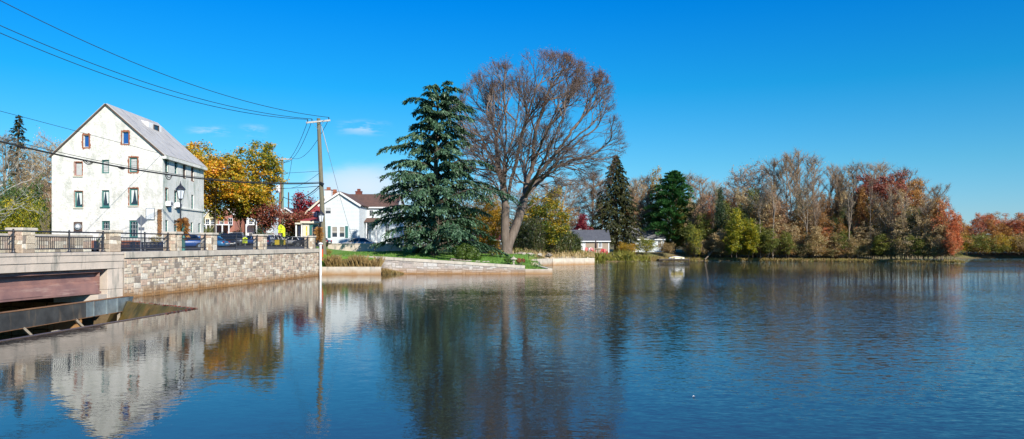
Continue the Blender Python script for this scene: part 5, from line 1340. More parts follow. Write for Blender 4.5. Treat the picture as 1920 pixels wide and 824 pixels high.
# ---- conifers
def conifer(label,px,d,zg,ytop,prof,seed,mat,nb,droop,tuft,name='conifer',bark='bark',topy=None,nl=10,per=7,rise=.15,leanpx=0,bare_mat=None,flatk=.3,hang=.5,start=.06,trr=None,spray=.3,tiers=0):
    """prof: list of (height fraction from the foot, reach left px, reach right px)"""
    rng=random.Random(seed); x=X(px,d); s=d/F; root=empty(name,(x,d,zg),label,'tree'); Ht=Z(ytop,d)-zg
    wmb=MB(); lm=MB(); hs=[p[0] for p in prof]; lf=[p[1]*s for p in prof]; rt=[p[2]*s for p in prof]
    tr=trr or Ht*.022
    axis=lambda f: Vector((x+leanpx*s*f+.1*math.sin(f*7),d+.1*math.cos(f*5),zg+Ht*f))
    wmb.tube([axis(f/12) for f in range(13)],[tr*(1-f/12.)**.8+.02 for f in range(13)],9,cap=False)
    for b in range(nb):
        f=start+(1-start)*((b+rng.random())/nb)**.9; f=min(f,.995)
        if tiers: f=min(.995,(round(f*tiers)+rng.gauss(0,.16))/tiers)
        f=max(start,f)
        az_=b*2.399+rng.uniform(-.4,.4); cx=math.cos(az_); L_,R_=np.interp(f,hs,lf),np.interp(f,hs,rt)
        reach=(R_*(1+cx)/2+L_*(1-cx)/2)
        if abs(cx)<.6: reach=(L_+R_)/2
        reach*=rng.uniform(.62,1.08) if 'cedar' not in label else rng.choice((.5,.7,.85,1.,1.05,1.15))*rng.uniform(.9,1.05); dirv=Vector((cx,math.sin(az_),0)); p0=axis(f)
        if 'cedar' in label:
            reach*=(.94 if f<.45 else .82)+.26*math.sin(f*23+az_*2.1)*math.cos(f*11-az_)
            if f>.5 and rng.random()<.14: continue
        if reach<.25: reach=.25
        pts=[]; K_=7
        for k in range(K_+1):
            t=k/K_; z=reach*(rise*(1+1.5*f)*math.sin(t*2.2)-droop*t*t*(1.1-f*.6)); pts.append(p0+dirv*reach*t+Vector((0,0,z))+Vector((rng.gauss(0,.04),rng.gauss(0,.04),rng.gauss(0,.04))))
        wmb.tube(pts,[max(.012,.02*reach*(1-.85*k/K_)) for k in range(K_+1)],4,cap=False)
        side=Vector((-dirv.y,dirv.x,0)); nbr=int(nl*reach/3)+4
        for j in range(nbr):
            t=.18+.82*(j+rng.random())/nbr; k=min(K_-1,int(t*K_)); q=pts[k].lerp(pts[k+1],t*K_-k)
            sg=1 if rng.random()<.5 else -1; ln=reach*spray*(1.15-t*.75)*rng.uniform(.5,1.2)+.25
            dv=(dirv*rng.uniform(.5,1.)+side*sg*rng.uniform(.4,1.)+Vector((0,0,rng.uniform(-hang,.15)))).normalized()
            for m_ in range(per):
                u=(m_+rng.random())/per; c=q+dv*ln*u+Vector((rng.gauss(0,.05),rng.gauss(0,.05),-hang*.35*ln*u*u+rng.gauss(0,.04)))
                w_=tuft*rng.uniform(.6,1.2); ax=(dv+Vector((rng.gauss(0,.4),rng.gauss(0,.4),rng.gauss(0,.25)-hang*.5))).normalized()*w_*.5
                up_=Vector((rng.gauss(0,flatk),rng.gauss(0,flatk),1)); sd_=ax.cross(up_).normalized()*w_*.2
                lm.add([c-ax,c-sd_,c+ax,c+sd_],[(0,1,2,3)])
    wmb.build('trunk',M[bark],root); lm.build('foliage',LM[mat],root); return root
conifer('large blue-green cedar with tiered drooping boughs on the lawn',814,88,1.75,166,
 [(0,105,105),(.08,130,124),(.18,130,128),(.3,114,122),(.42,100,102),(.5,98,92),(.58,92,85),(.66,76,72),(.75,80,66),(.84,64,58),(.9,56,56),(.95,38,50),(1,18,34)],41,'cedar',185,.15,.36,name='cedar_tree',nl=34,per=11,hang=.85,rise=.16,leanpx=8,start=.02,spray=.2,tiers=16)
conifer('tall dark spruce with drooping olive foliage behind the tan cottage',1155,148,1.6,292,[(0,60,62),(.15,60,58),(.35,50,48),(.55,36,36),(.75,25,24),(.9,13,13),(1,2,2)],42,'spruce',190,.3,.5,name='spruce_tree',nl=14,per=7,hang=.9,rise=.12)
conifer('bright green pine with upswept plumes between the cottages and the wood',1264,152,1.6,322,[(0,26,26),(.12,56,48),(.3,58,50),(.5,48,42),(.7,34,31),(.85,21,20),(.95,9,10),(1,2,2)],43,'pine',190,.02,.4,name='pine_tree',nl=30,per=10,spray=.26,hang=-.35,rise=.28,bark='barkgrey')
conifer('narrow dark spruce rising behind the bare trees at the far left',35,112,2.7,217,[(0,40,40),(.3,34,34),(.6,24,24),(.8,15,15),(.93,8,8),(1,1,1)],44,'spruce',120,.25,.45,name='spruce_tree',nl=11,per=6,hang=.7)
conifer('small dark conifer hidden behind the blue cedar, by the garden shed',868,104,1.9,400,[(0,40,40),(.3,36,36),(.7,18,18),(1,2,2)],45,'spruce',60,.2,.4,name='spruce_tree',nl=10,per=6,hang=.5)
# ---- the great elm
rng=random.Random(77); d=96.; e0=P(950,478,d); root=empty('elm_tree',e0,'huge twin-stemmed bare elm with fan-shaped crown of reddish twigs on the lawn','tree')
nodes=[];par=[]; q=lambda px,py,dd=0: P(px,py,d+dd)
D=.5
b0=q(949,484); chain(nodes,par,[b0,q(949,470,0)],None,D)
l1=chain(nodes,par,[q(946,440,-.2),q(948,389,-.3),q(944,352,-.3)],len(nodes)-1,D,rng,.02)
f0=1; r1=chain(nodes,par,[q(959,445,.3),q(972,412,.5),q(983,372,.6)],f0,D,rng,.02)
LIMBS=[[(944,352,0),(933,318,-1),(920,298,-2),(905,262,-2.5),(890,235,-3),(869,205,-3)],
 [(905,262,-2),(888,268,-1),(864,232,0),(846,190,1)],
 [(933,318,-1),(900,290,2),(872,262,4),(852,240,4)],
 [(944,352,0),(936,320,1),(929,254,2),(919,195,3),(902,150,3.5),(895,122,4)],
 [(944,352,0),(947,300,0),(949,239,-1),(944,165,-1.5),(950,118,-2)],
 [(947,300,0),(962,262,2),(972,210,4),(975,150,5),(985,112,5)],
 [(948,389,0),(959,339,-1),(979,254,-3),(999,185,-5),(1016,128,-5.5)],
 [(983,372,.5),(992,330,1.5),(1003,304,2.5),(1028,239,4),(1050,190,5),(1072,155,5)],
 [(1003,304,0),(1003,250,-1),(1020,200,-2),(1035,150,-2),(1048,125,-2)],
 [(983,372,.5),(998,340,-1),(1038,294,-3),(1072,246,-4),(1105,205,-4)],
 [(983,372,.5),(1004,348,1),(1048,300,2),(1088,262,2),(1125,236,2),(1150,228,2)],
 [(1004,348,1),(1035,322,-1),(1070,300,-2),(1110,292,-3),(1140,268,-3)],
 [(1035,322,0),(1060,312,2),(1093,322,3),(1118,345,3.5),(1135,362,4)],
 [(972,412,.5),(992,390,2),(1020,372,4),(1045,352,5),(1075,345,6)],
 [(933,318,-1),(905,300,-4),(880,285,-5),(862,262,-5.5)],
 [(948,389,-.3),(930,350,3),(905,310,6),(890,260,8),(885,215,9)],
 [(983,372,.5),(985,320,5),(995,260,8),(1005,200,9.5),(1010,160,10)],
 [(944,352,0),(950,310,-5),(960,255,-8),(965,200,-9.5),(960,150,-10)],
 [(983,372,.5),(1010,320,-5),(1040,260,-8),(1060,210,-9)],
 [(1003,304,0),(1030,240,-4),(1062,185,-6),(1085,160,-6)],
 [(890,235,-3),(862,200,-5),(850,165,-5)],
 [(919,195,3),(890,160,5),(870,138,5)],
 [(1038,294,-3),(1075,262,-6),(1112,232,-7),(1132,205,-6)],
 [(1028,239,4),(1060,205,6),(1095,178,6)],
 [(929,254,2),(950,200,4),(962,150,5),(968,118,5)],
 [(992,330,1.5),(1040,290,6),(1075,250,9),(1100,225,9)]]
for lb in LIMBS:
    f=nearest(nodes,q(*lb[0])); chain(nodes,par,[q(*p) for p in lb[1:]],f,D,rng,.06)
s=d/F; C=q(1000,258)
def env(p):
    vx=(p.x-C.x)/(166*s); vy=(p.y-C.y)/(140*s); vz=(p.z-C.z)/(153*s)
    l=(abs(vx)**2.2+abs(vy)**2.2+abs(vz)**2.2)**(1/2.2)
    return l*(1+.035*math.sin(9*vx+1)*math.sin(8*vy+2)+.03*math.sin(10*vz+5*vx+.5))
def fork(i,dv,Ln,depth):
    """an elm bough: it forks again and again, each fork a little shorter, fanning up and out"""
    k=max(1,round(Ln/.42)); last=i; dd=dv.copy(); bend=Vector((rng.gauss(0,.09),rng.gauss(0,.09),rng.gauss(.03,.07)))
    for _ in range(k):
        dd=(dd+bend+Vector((rng.gauss(0,.06),rng.gauss(0,.06),rng.gauss(0,.05)))).normalized(); p=nodes[last]+dd*(Ln/k)
        if env(p)>1.0 or (p.z<q(0,372).z and p.x<q(1040,0).x): return
        nodes.append(p); par.append(last); last=len(nodes)-1
    if depth<=0: return
    out=(nodes[last]-C); out.z*=1.1; out=out.normalized()
    nk=3 if rng.random()<.32 else 2; ax=dd.orthogonal().normalized(); ax.rotate(Matrix.Rotation(rng.uniform(0,6.28),3,dd))
    for c_ in range(nk):
        a_=ax.copy(); a_.rotate(Matrix.Rotation(c_*6.283/nk+rng.uniform(-.5,.5),3,dd)); an=R(rng.uniform(13,34)) if c_ else R(rng.uniform(8,22))
        nd=(dd*math.cos(an)+a_*math.sin(an)+out*.16+Vector((0,0,.04))).normalized(); fork(last,nd,Ln*rng.uniform(.7,.92),depth-1)
base_n=len(nodes); kids=set(par)
for i in range(l1,base_n):
    if nodes[i].z<q(0,352).z: continue
    e_=env(nodes[i]); dd=(nodes[i]-nodes[par[i]]).normalized(); tipn=i not in kids
    if not tipn and rng.random()>((.5 if e_>.6 else (.16 if e_>.3 else .06))*(1.25 if nodes[i].z>C.z else .6)): continue
    out=(nodes[i]-C).normalized(); 
    if tipn:
        L0=1.5 if e_<.8 else 1.0
        fork(i,dd,L0,6)
        for _ in range(3): fork(i,(dd*.8+out*.3+Vector((rng.gauss(0,.45),rng.gauss(0,.45),rng.gauss(0,.4)))).normalized(),L0,5)
    else:
        sv=Vector((rng.gauss(0,1),rng.gauss(0,1),rng.gauss(.2,.6))).normalized(); fork(i,(dd*.75+sv*.6+out*.35).normalized(),rng.uniform(1.3,2.0)*(1.15-.35*e_),6 if e_<.7 else 5)
r,ch=radii(nodes,par,.012,2.3)
g_=math.log(.72/.012)/math.log(r[0]/.012); r=[.012*(q_/.012)**g_ for q_ in r]
print('elm',len(nodes),g_)
for i in range(len(r)):
    zz=nodes[i].z
    if zz<e0.z+9: r[i]=r[i]*(1+.12*max(0,1-(zz-e0.z)/9))
    if zz<e0.z+1.6: r[i]*=1+.35*(1-(zz-e0.z)/1.6)**2
wmb=MB(); wood(wmb,nodes,par,r,ch)
wmb.build('trunk',M['barkelm'],root,smooth=True)
fine=[i for i in range(len(nodes)) if r[i]<.035]; tm=MB(); tp=[i for i in fine if not ch[i] and env(nodes[i])>.55]+[i for i in fine if rng.random()<.3]; print('elm tips',len(tp)); tp=tp if len(tp)<6500 else rng.sample(tp,6500); ends=twigs(tm,nodes,par,tp,rng,6,.35,.95,.0095,None,.15,.3)
tm.build('twigs',pmat('elm_twigs',(.22,.15,.115),(.15,.105,.085),rough=.95,scale=1),root)
lm=MB()
for p in ends:
    w_=((p-C).length/(160*s)); pr=.05+.32*max(0,(p.z-C.z)/(150*s))
    if rng.random()<pr*max(0,w_-.35): 
        for _ in range(2): leaf(lm,p+Vector((rng.gauss(0,.12),rng.gauss(0,.12),rng.gauss(0,.12))),rng.uniform(.06,.13),rng)
lm.build('last_leaves',LM['elmleaf'],root)
# ---- bamboo / evergreen thicket right of the elm
def thicket(label,px,d,ytop,wpx,seed,mat,n,ls,zg=None,name='bamboo_clump',cat='bamboo',grp=None,aspect=.28,droop=1,stem=True,wd=None):
    rng=random.Random(seed); x=X(px,d); z=Hs(x,d) if zg is None else zg; s=d/F; h=Z(ytop,d)-z; rad=wpx*s/2; root=empty(name,(x,d,z),label,cat,grp)
    lm=MB(); sm=MB(); cn=max(6,n//45)
    for i in range(cn):
        a=rng.uniform(0,6.28); rr=math.sqrt(rng.random()); bx=x+math.cos(a)*rr*rad*.8; by=d+math.sin(a)*rr*(wd or rad)*.8; hh=h*(1-.35*rr*rr)*rng.uniform(.7,1.0)
        tx=bx+math.cos(a)*rad*.3*rng.random(); ty=by+math.sin(a)*rad*.2*rng.random(); p0=Vector((bx,by,z-.1)); p1=Vector((tx,ty,z+hh))
        if stem: sm.tube([p0,p0.lerp(p1,.5),p1],[.03,.022,.008],3,cap=False)
        for _ in range(n//cn):
            t=rng.uniform(.05,1)**.8; c=p0.lerp(p1,t)+Vector((rng.gauss(0,.4),rng.gauss(0,.4),rng.gauss(0,.25)))*(.5+.6*(1-t)); 
            w_=ls*rng.uniform(.6,1.3); ax=Vector((rng.gauss(0,1),rng.gauss(0,1),rng.gauss(0,.5)-droop)).normalized()*w_*.5; sd_=ax.cross(Vector((rng.gauss(0,1),rng.gauss(0,1),rng.gauss(0,1)))).normalized()*w_*.5*aspect
            lm.add([c-ax,c-sd_,c+ax,c+sd_],[(0,1,2,3)])
    if stem: sm.build('stems',M['barkpale'],root)
    lm.build('foliage',LM[mat],root); return root
for i,(px,y,w_,d,lb) in enumerate(((975,402,44,112,'leftmost, just behind the elm trunk'),(1000,398,50,116,'second from the elm, below the yellow maple'),(1028,406,52,119,'middle of the thicket'),(1052,415,46,121,'second from the right end of the thicket'),(1072,432,34,124,'rightmost, against the tan cottage'))):
    thicket('tall dark green bamboo clump with yellowing leaves, '+lb,px,d,y,w_,60+i,'bamboo',8500,.36,grp='bamboo clumps right of the elm')
# shrubs on the lawn
def topiary(label,px,py,d,lobes,seed,mat,name='clipped_shrub'):
    rng=random.Random(seed); z=Hs(X(px,d),d); root=empty(name,(X(px,d),d,z),label,'shrub'); lm=MB(); s=d/F
    for (cx,cy,rr,dd) in lobes:
        c=P(cx,cy,d+dd); r_=rr*s
        for _ in range(int(900*(rr/14.)**2)):
            v=Vector((rng.gauss(0,1),rng.gauss(0,1),rng.gauss(0,1))).normalized(); k=rng.uniform(.86,1.03)*(1+.07*math.sin(7*v.x+3*v.z)); p=c+v*r_*k
            if p.z<z-.05: continue
            leaf(lm,p,rng.uniform(.1,.2),rng,.7,v,.6)
        bl=MB(); 
    lm.build('foliage',LM[mat],root); mb=MB(); c=P(px,py,d)
    for (cx,cy,rr,dd) in lobes: p=P(cx,cy,d+dd); mb.tube([(c.x,c.y,z-.1),(p.x,p.y,p.z)],[.06,.03],5)
    mb.build('stems',M['bark'],root)
topiary('rounded lobed boxwood shrub at the foot of the blue cedar',870,478,82.5,[(858,472,11,0),(872,468,12,.6),(886,474,12,.2),(866,479,9,-.8),(880,481,8,-.8),(896,480,8,.3)],71,'boxwood')
topiary('low dark shrub mound by the stone lantern on the lawn',955,488,81.5,[(950,487,5,0),(957,488,5,.5)],72,'green','low_shrub')
topiary('small bronze shrub right of the stone lantern',974,488,81.8,[(973,489,5,0),(981,489,4,.4)],73,'maroon','low_shrub')
topiary('small green shrub at the lawn tip beside the stepped ledge',1004,499,81,[(1003,500,3.5,0),(1007,501,3,.2)],74,'green','low_shrub')
for i,(px,py,d,mt,lb) in enumerate(((924,474,92,'reed','yellow-green perennial clump left of the elm foot'),(972,470,98,'olive','olive shrub just right of the elm foot'),(990,474,98,'reed','yellow-green low shrub between the garden rocks'),(936,473,93,'gold','fallen golden foliage clump at the elm foot'))):
    topiary(lb,px,py,d,[(px-4,py,5,0),(px+4,py+1,5,.5)],80+i,mt,'low_shrub')
# weeds, brush and grasses: nobody could count them
def blades(mb,x,y,z,h,rng,w_=.03,lean=.35):
    a=rng.uniform(0,6.28); dx,dy=math.cos(a)*h*lean*rng.random(),math.sin(a)*h*lean*rng.random(); ox,oy=-math.sin(a)*w_,math.cos(a)*w_
    mb.add([(x-ox,y-oy,z),(x+ox,y+oy,z),(x+dx*.4+ox*.6,y+dy*.4+oy*.6,z+h*.6),(x+dx,y+dy,z+h*.97),(x+dx*.4-ox*.6,y+dy*.4-oy*.6,z+h*.6)],[(0,1,2,3,4)])
rng=random.Random(88); mb=MB()
for _ in range(15000):
    x=rng.uniform(-19.3,4.1); y=77.95+rng.uniform(0,1)**1.5*18
    if inside(np.array([x]),np.array([y]),LAKE)[0]: continue
    blades(mb,x,y,(1.94-1.16*min(1,max(0,(x+19)/20.3)) if y<78.6 and x<1.3 else Hs(x,y))-.02,rng.uniform(.06,.16),rng,.035)
tag(mb.build('lawn_grass',LM['grassblade']),'short green lawn grass on the garden behind the sloping wall','grass',kind='stuff')
mb=MB()
for _ in range(4200):
    x=rng.uniform(-18.9,-13.5); y=rng.uniform(76,77.2); blades(mb,x,y,.55,rng.uniform(.5,1.5)*(1.1 if math.sin(x*2.3)>0 else .75),rng,.022,.6)
for _ in range(900):
    x=rng.uniform(-13.4,-11.2); y=rng.uniform(77.0,77.45); blades(mb,x,y,-.05,rng.uniform(.3,.9)*(1-(x+13.4)/3),rng,.022,.7)
tag(mb.build('dry_weeds',LM['drybrush']),'dry brown weeds growing in the planter at the foot of the wall','weeds',kind='stuff')
mb=MB(); mb2=MB()
shore=[(12.9,118),(14.6,131),(17,132.6),(21,132.2),(25,136.1),(29,139.1),(34,139.6),(39,140.1),(45,138.6),(52,135.1),(58,133.6),(64,130.1),(67.3,124.6),(72.3,121.1),(74.6,123)]
sp_=Path(shore)
for _ in range(16000):
    t=rng.uniform(0,sp_.L); tall=t<26; off=-abs(rng.gauss(0,2.4 if tall else 1.0))-.05; q_=sp_.at(t,off)
    if inside(np.array([q_.x]),np.array([q_.y]),LAKE)[0]: continue
    blades(mb if tall or rng.random()<.25 else mb2,q_.x,q_.y,max(0,Hs(q_.x,q_.y)*min(1,-off/5)),rng.uniform(.35,1.25)*(1+.5*math.sin(q_.x*1.3)) if tall else rng.uniform(.15,.5),rng,.05,.8)
tag(mb2.build('shore_grass',LM['drybrush']),'low dry brown grass along the bank of the far wood','grass',kind='stuff')
tag(mb.build('shore_reeds',LM['reed']),'green and gold reeds and grasses along the far water edge','reeds',kind='stuff')
mb=MB()
for _ in range(5000):
    x=rng.uniform(-2,16); y=rng.uniform(97,132); 
    if inside(np.array([x]),np.array([y]),LAKE)[0] : continue
    blades(mb,x,y,Hs(x,y)-.05,rng.uniform(.3,1.1),rng,.045,.5)
tag(mb.build('tall_grass',LM['tan']),'pale tall grass between the thicket and the shore wall','grass',kind='stuff')
# ---- names and labels for the wood: ordinal from the left within each kind
groups={}
for t_ in TREES:
    if t_[3]: groups.setdefault(t_[3],[]).append(t_)
def ordn(i,n):
    w_=['first','second','third','fourth','fifth','sixth','seventh','eighth','ninth','tenth']
    if i==0: return 'leftmost'
    if i==n-1: return 'rightmost'
    if i<10: return w_[i]+' from the left'
    if n-1-i<10: return w_[n-1-i]+' from the right'
    return '%dth from the left'%(i+1) if (i+1)%10 not in (1,2,3) or (i+1)%100 in (11,12,13) else '%d%s from the left'%(i+1,{1:'st',2:'nd',3:'rd'}[(i+1)%10])
for k,l_ in groups.items():
    l_.sort(key=lambda t:X(t[1],t[2])/t[2])
    for i,t_ in enumerate(l_):
        nm=t_[0].name.split('.')[0]
        tag(t_[0],'%s, %s of its kind'%(K[k][0],ordn(i,len(l_))),'shrub' if nm=='shrub' else 'tree',K[k][1])
        t_[0]['label']=t_[0]['label'].strip()
# ------------------------------------------------------------------ poles and wires
def pole(label,px,d,ytop,zg,mat,r0,arm=None,lean=0,armz=.35,armmat='armwhite',trans=False):
    x=X(px,d); zt=Z(ytop,d); root=empty('utility_pole',(x,d,zg),label,'utility pole'); xt=x+lean
    mb=MB(); mb.tube([(x,d,zg-.5),(x+lean*.5,d,(zg+zt)/2),(xt,d,zt)],[r0,r0*.85,r0*.68],12); mb.build('shaft',M[mat],root,smooth=False)
    if arm:
        z=zt-armz; a=Vector((X(arm[0],d),d-.18,z-arm[2])); b=Vector((X(arm[1],d),d-.18,z+arm[2])); mb=MB(); mb.bar(a,b,.14,.17); ar=mb.build('crossarm',M[armmat],root)
        for t in (.06,.24,.94):
            q=a.lerp(b,t); mb=MB(); mb.lathe(q+Vector((0,0,.08)),[(.02,0),(.02,.08),(.07,.1),(.07,.15),(.04,.17),(.055,.22),(.03,.27)],10); mb.build('insulator',M['blackmetal'],ar)
        for s in (.28,.72):
            mb=MB(); mb.bar(a.lerp(b,s)-Vector((0,0,.08)),(xt,d-.2,z-.85),.05,.03); mb.build('brace',M['grey'],root)
        root['arm']=0; del root['arm']
        return root,a,b
    return root,None,None
x_=0
p1,a1,b1=pole('tall weathered utility pole with white crossarm at the pond corner',608,78,222.5,1.6,'poleold',.27,(575,620,.12),lean=-.6)
mb=MB(); 
for z in (343,): mb.bar(P(601,343,77.7),P(607,346,77.6),.12,.2)
mb.build('cable_clamp',M['blackmetal'],p1)
p2,a2,b2=pole('grey-green street pole with thin crossarm beyond the parking lot',530,121,295,2.9,'polegreen',.24,(515,548,.0),armmat='armwhite',lean=-.05)
p3,a3,b3=pole('red-brown street pole with white transformer, just left of the grey-green pole',523.5,128,336,2.9,'polered',.25,(516,540,.0),armmat='wood',lean=.25)
mb=MB(); q=P(521,362,127.6); mb.lathe(q,[(.3,0),(.38,.05),(.38,1.2),(.3,1.3),(.1,1.36)],14); mb.build('transformer',M['white'],p3)
p4,_,_=pole('thin dark pole far behind the crimson tree',541,170,361,3.0,'brown',.2)
p5,a5,b5=pole('utility pole beyond the left picture edge carrying the three overhead lines',-300,42,-140,2.5,'poleold',.22,(-345,-255,.0))
mb=MB(); mb.box((X(530,121)-.12,120.3,Z(400,121)),(X(530,121)+.12,120.7,Z(392,121))); mb.build('meter_box',M['white'],p2)
def wirepts(pa,pb,sag,n=36):
    return [pa.lerp(pb,i/n)-Vector((0,0,4*sag*(i/n)*(1-i/n))) for i in range(n+1)]
def fit(pa,pxb,db,samples):
    """far end height and sag so that the hanging line matches two surveyed sightings"""
    xb=X(pxb,db); A=[];B=[]
    for px,py in samples:
        k=(px-960)/F; t=(k*pa.y-pa.x)/((xb-pa.x)-k*(db-pa.y)); dep=pa.y+(db-pa.y)*t; z=Z(py,dep)
        A.append((t,-4*t*(1-t))); B.append(z-pa.z*(1-t))
    s=np.linalg.solve(np.array(A),np.array(B)); return Vector((xb,db,s[0])),float(s[1])
def line(label,pts,r,name='power_line',cat='power line',grp=None,mat='wire'):
    mb=MB(); mb.tube(pts,r,5,cap=False); o=mb.build(name,M[mat],org=pts[0]); tag(o,label,cat,grp); return o
ins=[a1.lerp(b1,t)+Vector((0,0,.33)) for t in (.06,.24,.94)]
for pa,sm,lb in ((ins[2],((0,1),(500,200)),'uppermost thin overhead line running from the crossarm to the top left corner'),(ins[1],((0,48),(500,213)),'middle of the three overhead lines running to the upper left edge'),(ins[0],((0,62),(500,217.5)),'lowest of the three overhead lines running to the upper left edge')):
    pb,sg=fit(pa,-300,42,sm); line(lb,wirepts(pa,pb,sg),.026,grp='three overhead lines to the left')
pc=P(602,343.5,77.8); pb,sg=fit(pc,-300,42,((0,265.5),(300,325.5))); cp=wirepts(pc,pb,sg,60)
cb=line('thick black cable bundle crossing in front of the mill with hanging loops',cp,.062,'cable_bundle','cable')
for f_,w_,s_ in ((.66,22,.22),(.49,12,.12),(.38,14,.28)):
    pass
def onpath(pts,px):
    for a,b in zip(pts,pts[1:]):
        pa,pb=960+F*a.x/a.y,960+F*b.x/b.y
        if min(pa,pb)<=px<=max(pa,pb): return a.lerp(b,(px-pa)/(pb-pa))
for px,w_,s_ in ((165,10,.25),(228,8,.15),(316,7,.42),(40,10,.12)):
    a=onpath(cp,px-w_); b=onpath(cp,px+w_); mb=MB(); mb.tube(wirepts(a,b,s_,12),.035,5); mb.build('slack_loop',M['wire'],cb)
    a=onpath(cp,px-w_*.6); b=onpath(cp,px+w_*.8); mb=MB(); mb.tube(wirepts(a,b,s_*.6,12),.03,5); mb.build('slack_loop',M['wire'],cb)
pb2,sg2=fit(pc+Vector((0,0,.12)),-300,42,((0,258.5),(300,322.5))); line('thin messenger wire just above the black cable bundle',wirepts(pc+Vector((0,0,.12)),pb2,sg2,40),.02,'messenger_wire','wire')
mc=Vector((xr-.1,D0-.25,Z(289,D0))); pb3,sg3=fit(mc,-300,42,((0,208.5),(150,248))); line('thin service wire from the mill roof corner up to the left edge',wirepts(mc,pb3,sg3),.018,'service_wire','wire')
for i,(s_,t_) in enumerate(((ins[0],a2.lerp(b2,.06)),(ins[1],a2.lerp(b2,.24)),(ins[2],a2.lerp(b2,.94)))):
    line(['left','middle','right'][i]+' sagging line between the tall pole crossarm and the grey-green pole',wirepts(s_-Vector((0,0,.2)),t_+Vector((0,0,.3)),[2.3,2.2,1.6][i]),.026,grp='sagging lines between the two crossarms')
line('thin line from the grey-green pole crossarm down to the red-brown pole',wirepts(b2,b3+Vector((0,0,.2)),.5),.03)
line('flat thin line from the tall pole toward the poles behind the maple',wirepts(P(601,321,78),P(430,322,140),.3),.02)
line('slanting thin line from the tall pole down to the grey-green pole',wirepts(P(602,322,78),P(531,353,121),.6),.022)
line('thick black cable drooping from the tall pole to the grey-green pole',wirepts(P(603,345,77.8),P(531,369.5,121),1.0),.05,'street_cable','cable')
line('thinner cable under the drooping thick cable at the tall pole',wirepts(P(604,348,77.8),P(560,372,135),.5),.03,'street_cable','cable')
line('level black cable from the tall pole to the crossing of the street behind the maple',wirepts(P(601,349,78),P(440,349.5,150),.4),.03,'street_cable','cable')
g0=P(602,235,78); g1=P(668,474,90); gw=line('pale guy wire slanting from the tall pole top down to the garden',[g0,g0.lerp(g1,.5)-Vector((0,0,.35)),g1],.022,'guy_wire','guy wire',mat='guywire')
mb=MB(); mb.tube([g0.lerp(g1,.01),g0.lerp(g1,.18)-Vector((0,0,.14))],.045,6); mb.build('guard_sleeve',M['white'],gw)
mb=MB(); q=Vector((X(603,77.6),77.55,0)); mb.tube([(q.x-.25,q.y,-.6),(q.x-.25,q.y,Z(456,77.6))],.16,12); mb.lathe((q.x-.25,q.y,Z(457,77.6)),[(.16,0),(.3,.03),(.3,.14),(.1,.2)],12)
q.y=75.6
wp=empty('white_post',(X(600,75.6),75.6,-.3),'white round post standing in the water at the end of the stone wall','post')
mb=MB(); qx=X(601,73.6); mb.tube([(qx,73.6,-1),(qx,73.6,Z(459,73.6))],.115,14); mb.build('shaft',M['white'],wp)
mb=MB(); mb.lathe((qx,73.6,Z(459,73.6)),[(.12,0),(.22,.04),(.22,.14),(.1,.2),(.02,.22)],14); mb.build('cap',M['white'],wp)
mb=MB(); mb.tube([(X(604.5,77),77,1.2),(X(604,77),77,3.0)],.1,8); tag(mb.build('orange_guard',M['orangepipe'],org=(X(604,77),77,1.2)),'orange plastic guard pipe between the white post and the utility pole','guard pipe')
# ------------------------------------------------------------------ street lamps
def lamp(label,x,y,zg,zt,s=1.):
    r_=empty('street_lamp',(x,y,zg),label,'street lamp','street lamps behind the parapet')
    c=Vector((x,y,zg)); h=zt-zg
    mb=MB(); mb.lathe(c,[(.2,0),(.2,.25),(.13,.4),(.1,.8),(.065,.9),(.05,h*.6),(.04,h-1.15*s),(.1,h-1.12*s),(.1,h-1.05*s)],12); mb.build('shaft',M['blackmetal'],r_)
    z=h-1.05*s
    mb=MB(); mb.lathe(c,[(.1*s,z),(.14*s,z+.02),(.24*s,z+.55*s),(.24*s,z+.57*s)],6); ln=mb.build('lamp_glass',M['lampglass'],r_)
    mb=MB()
    for k in range(6):
        a=2*math.pi*k/6; mb.bar(c+Vector((.145*s*math.cos(a),.145*s*math.sin(a),z)),c+Vector((.25*s*math.cos(a),.25*s*math.sin(a),z+.57*s)),.03)
    mb.build('cage',M['blackmetal'],r_)
    mb=MB(); mb.lathe(c,[(.3*s,z+.56*s),(.29*s,z+.6*s),(.12*s,z+.8*s),(.06*s,z+.84*s),(.06*s,z+.9*s),(.03*s,z+.94*s),(.01,z+1.1*s)],12); mb.build('lamp_cap',M['blackmetal'],r_)
    return r_
lamp('black street lamp with lantern head in front of the mill side wall',X(338.5,52.5),52.5,2.6,Z(341,52.5),1.15)
lamp('black street lamp with lantern head beside the tall utility pole',X(596.5,74.5)-.0,75.6,2.6,Z(392,75.6),1.25)
def cornbundle(label,c,h,seed,n=160,lean=.35):
    rng=random.Random(seed); mb=MB(); c=Vector(c)
    for _ in range(n):
        a=rng.uniform(0,6.28); r=rng.uniform(.02,.12); p=c+Vector((math.cos(a)*r,math.sin(a)*r,rng.uniform(-h*.5,h*.3))); L_=rng.uniform(.3,.65)
        dr=Vector((math.cos(a)*rng.uniform(.2,1)*lean,math.sin(a)*rng.uniform(.2,1)*lean,rng.uniform(-.2,1))).normalized(); sd_=dr.cross(UP).normalized()*.018
        m_=p+dr*L_*.5; e_=m_+(dr+Vector((0,0,-1.1))).normalized()*L_*.45
        mb.add([p-sd_*.5,p+sd_*.5,m_+sd_,e_,m_-sd_],[(0,1,2,3,4)])
    tag(mb.build('corn_stalk_bundle',M['corn'],org=c),label,'corn stalks','dried corn bundles tied to lamps')
cornbundle('dried corn stalk bundle tied to the lamp before the mill',P(342,427,52.3),1.6,1,420)
cornbundle('orange dried corn stalk bundle beside the tall utility pole',P(598,438,74.9),1.5,2,420)
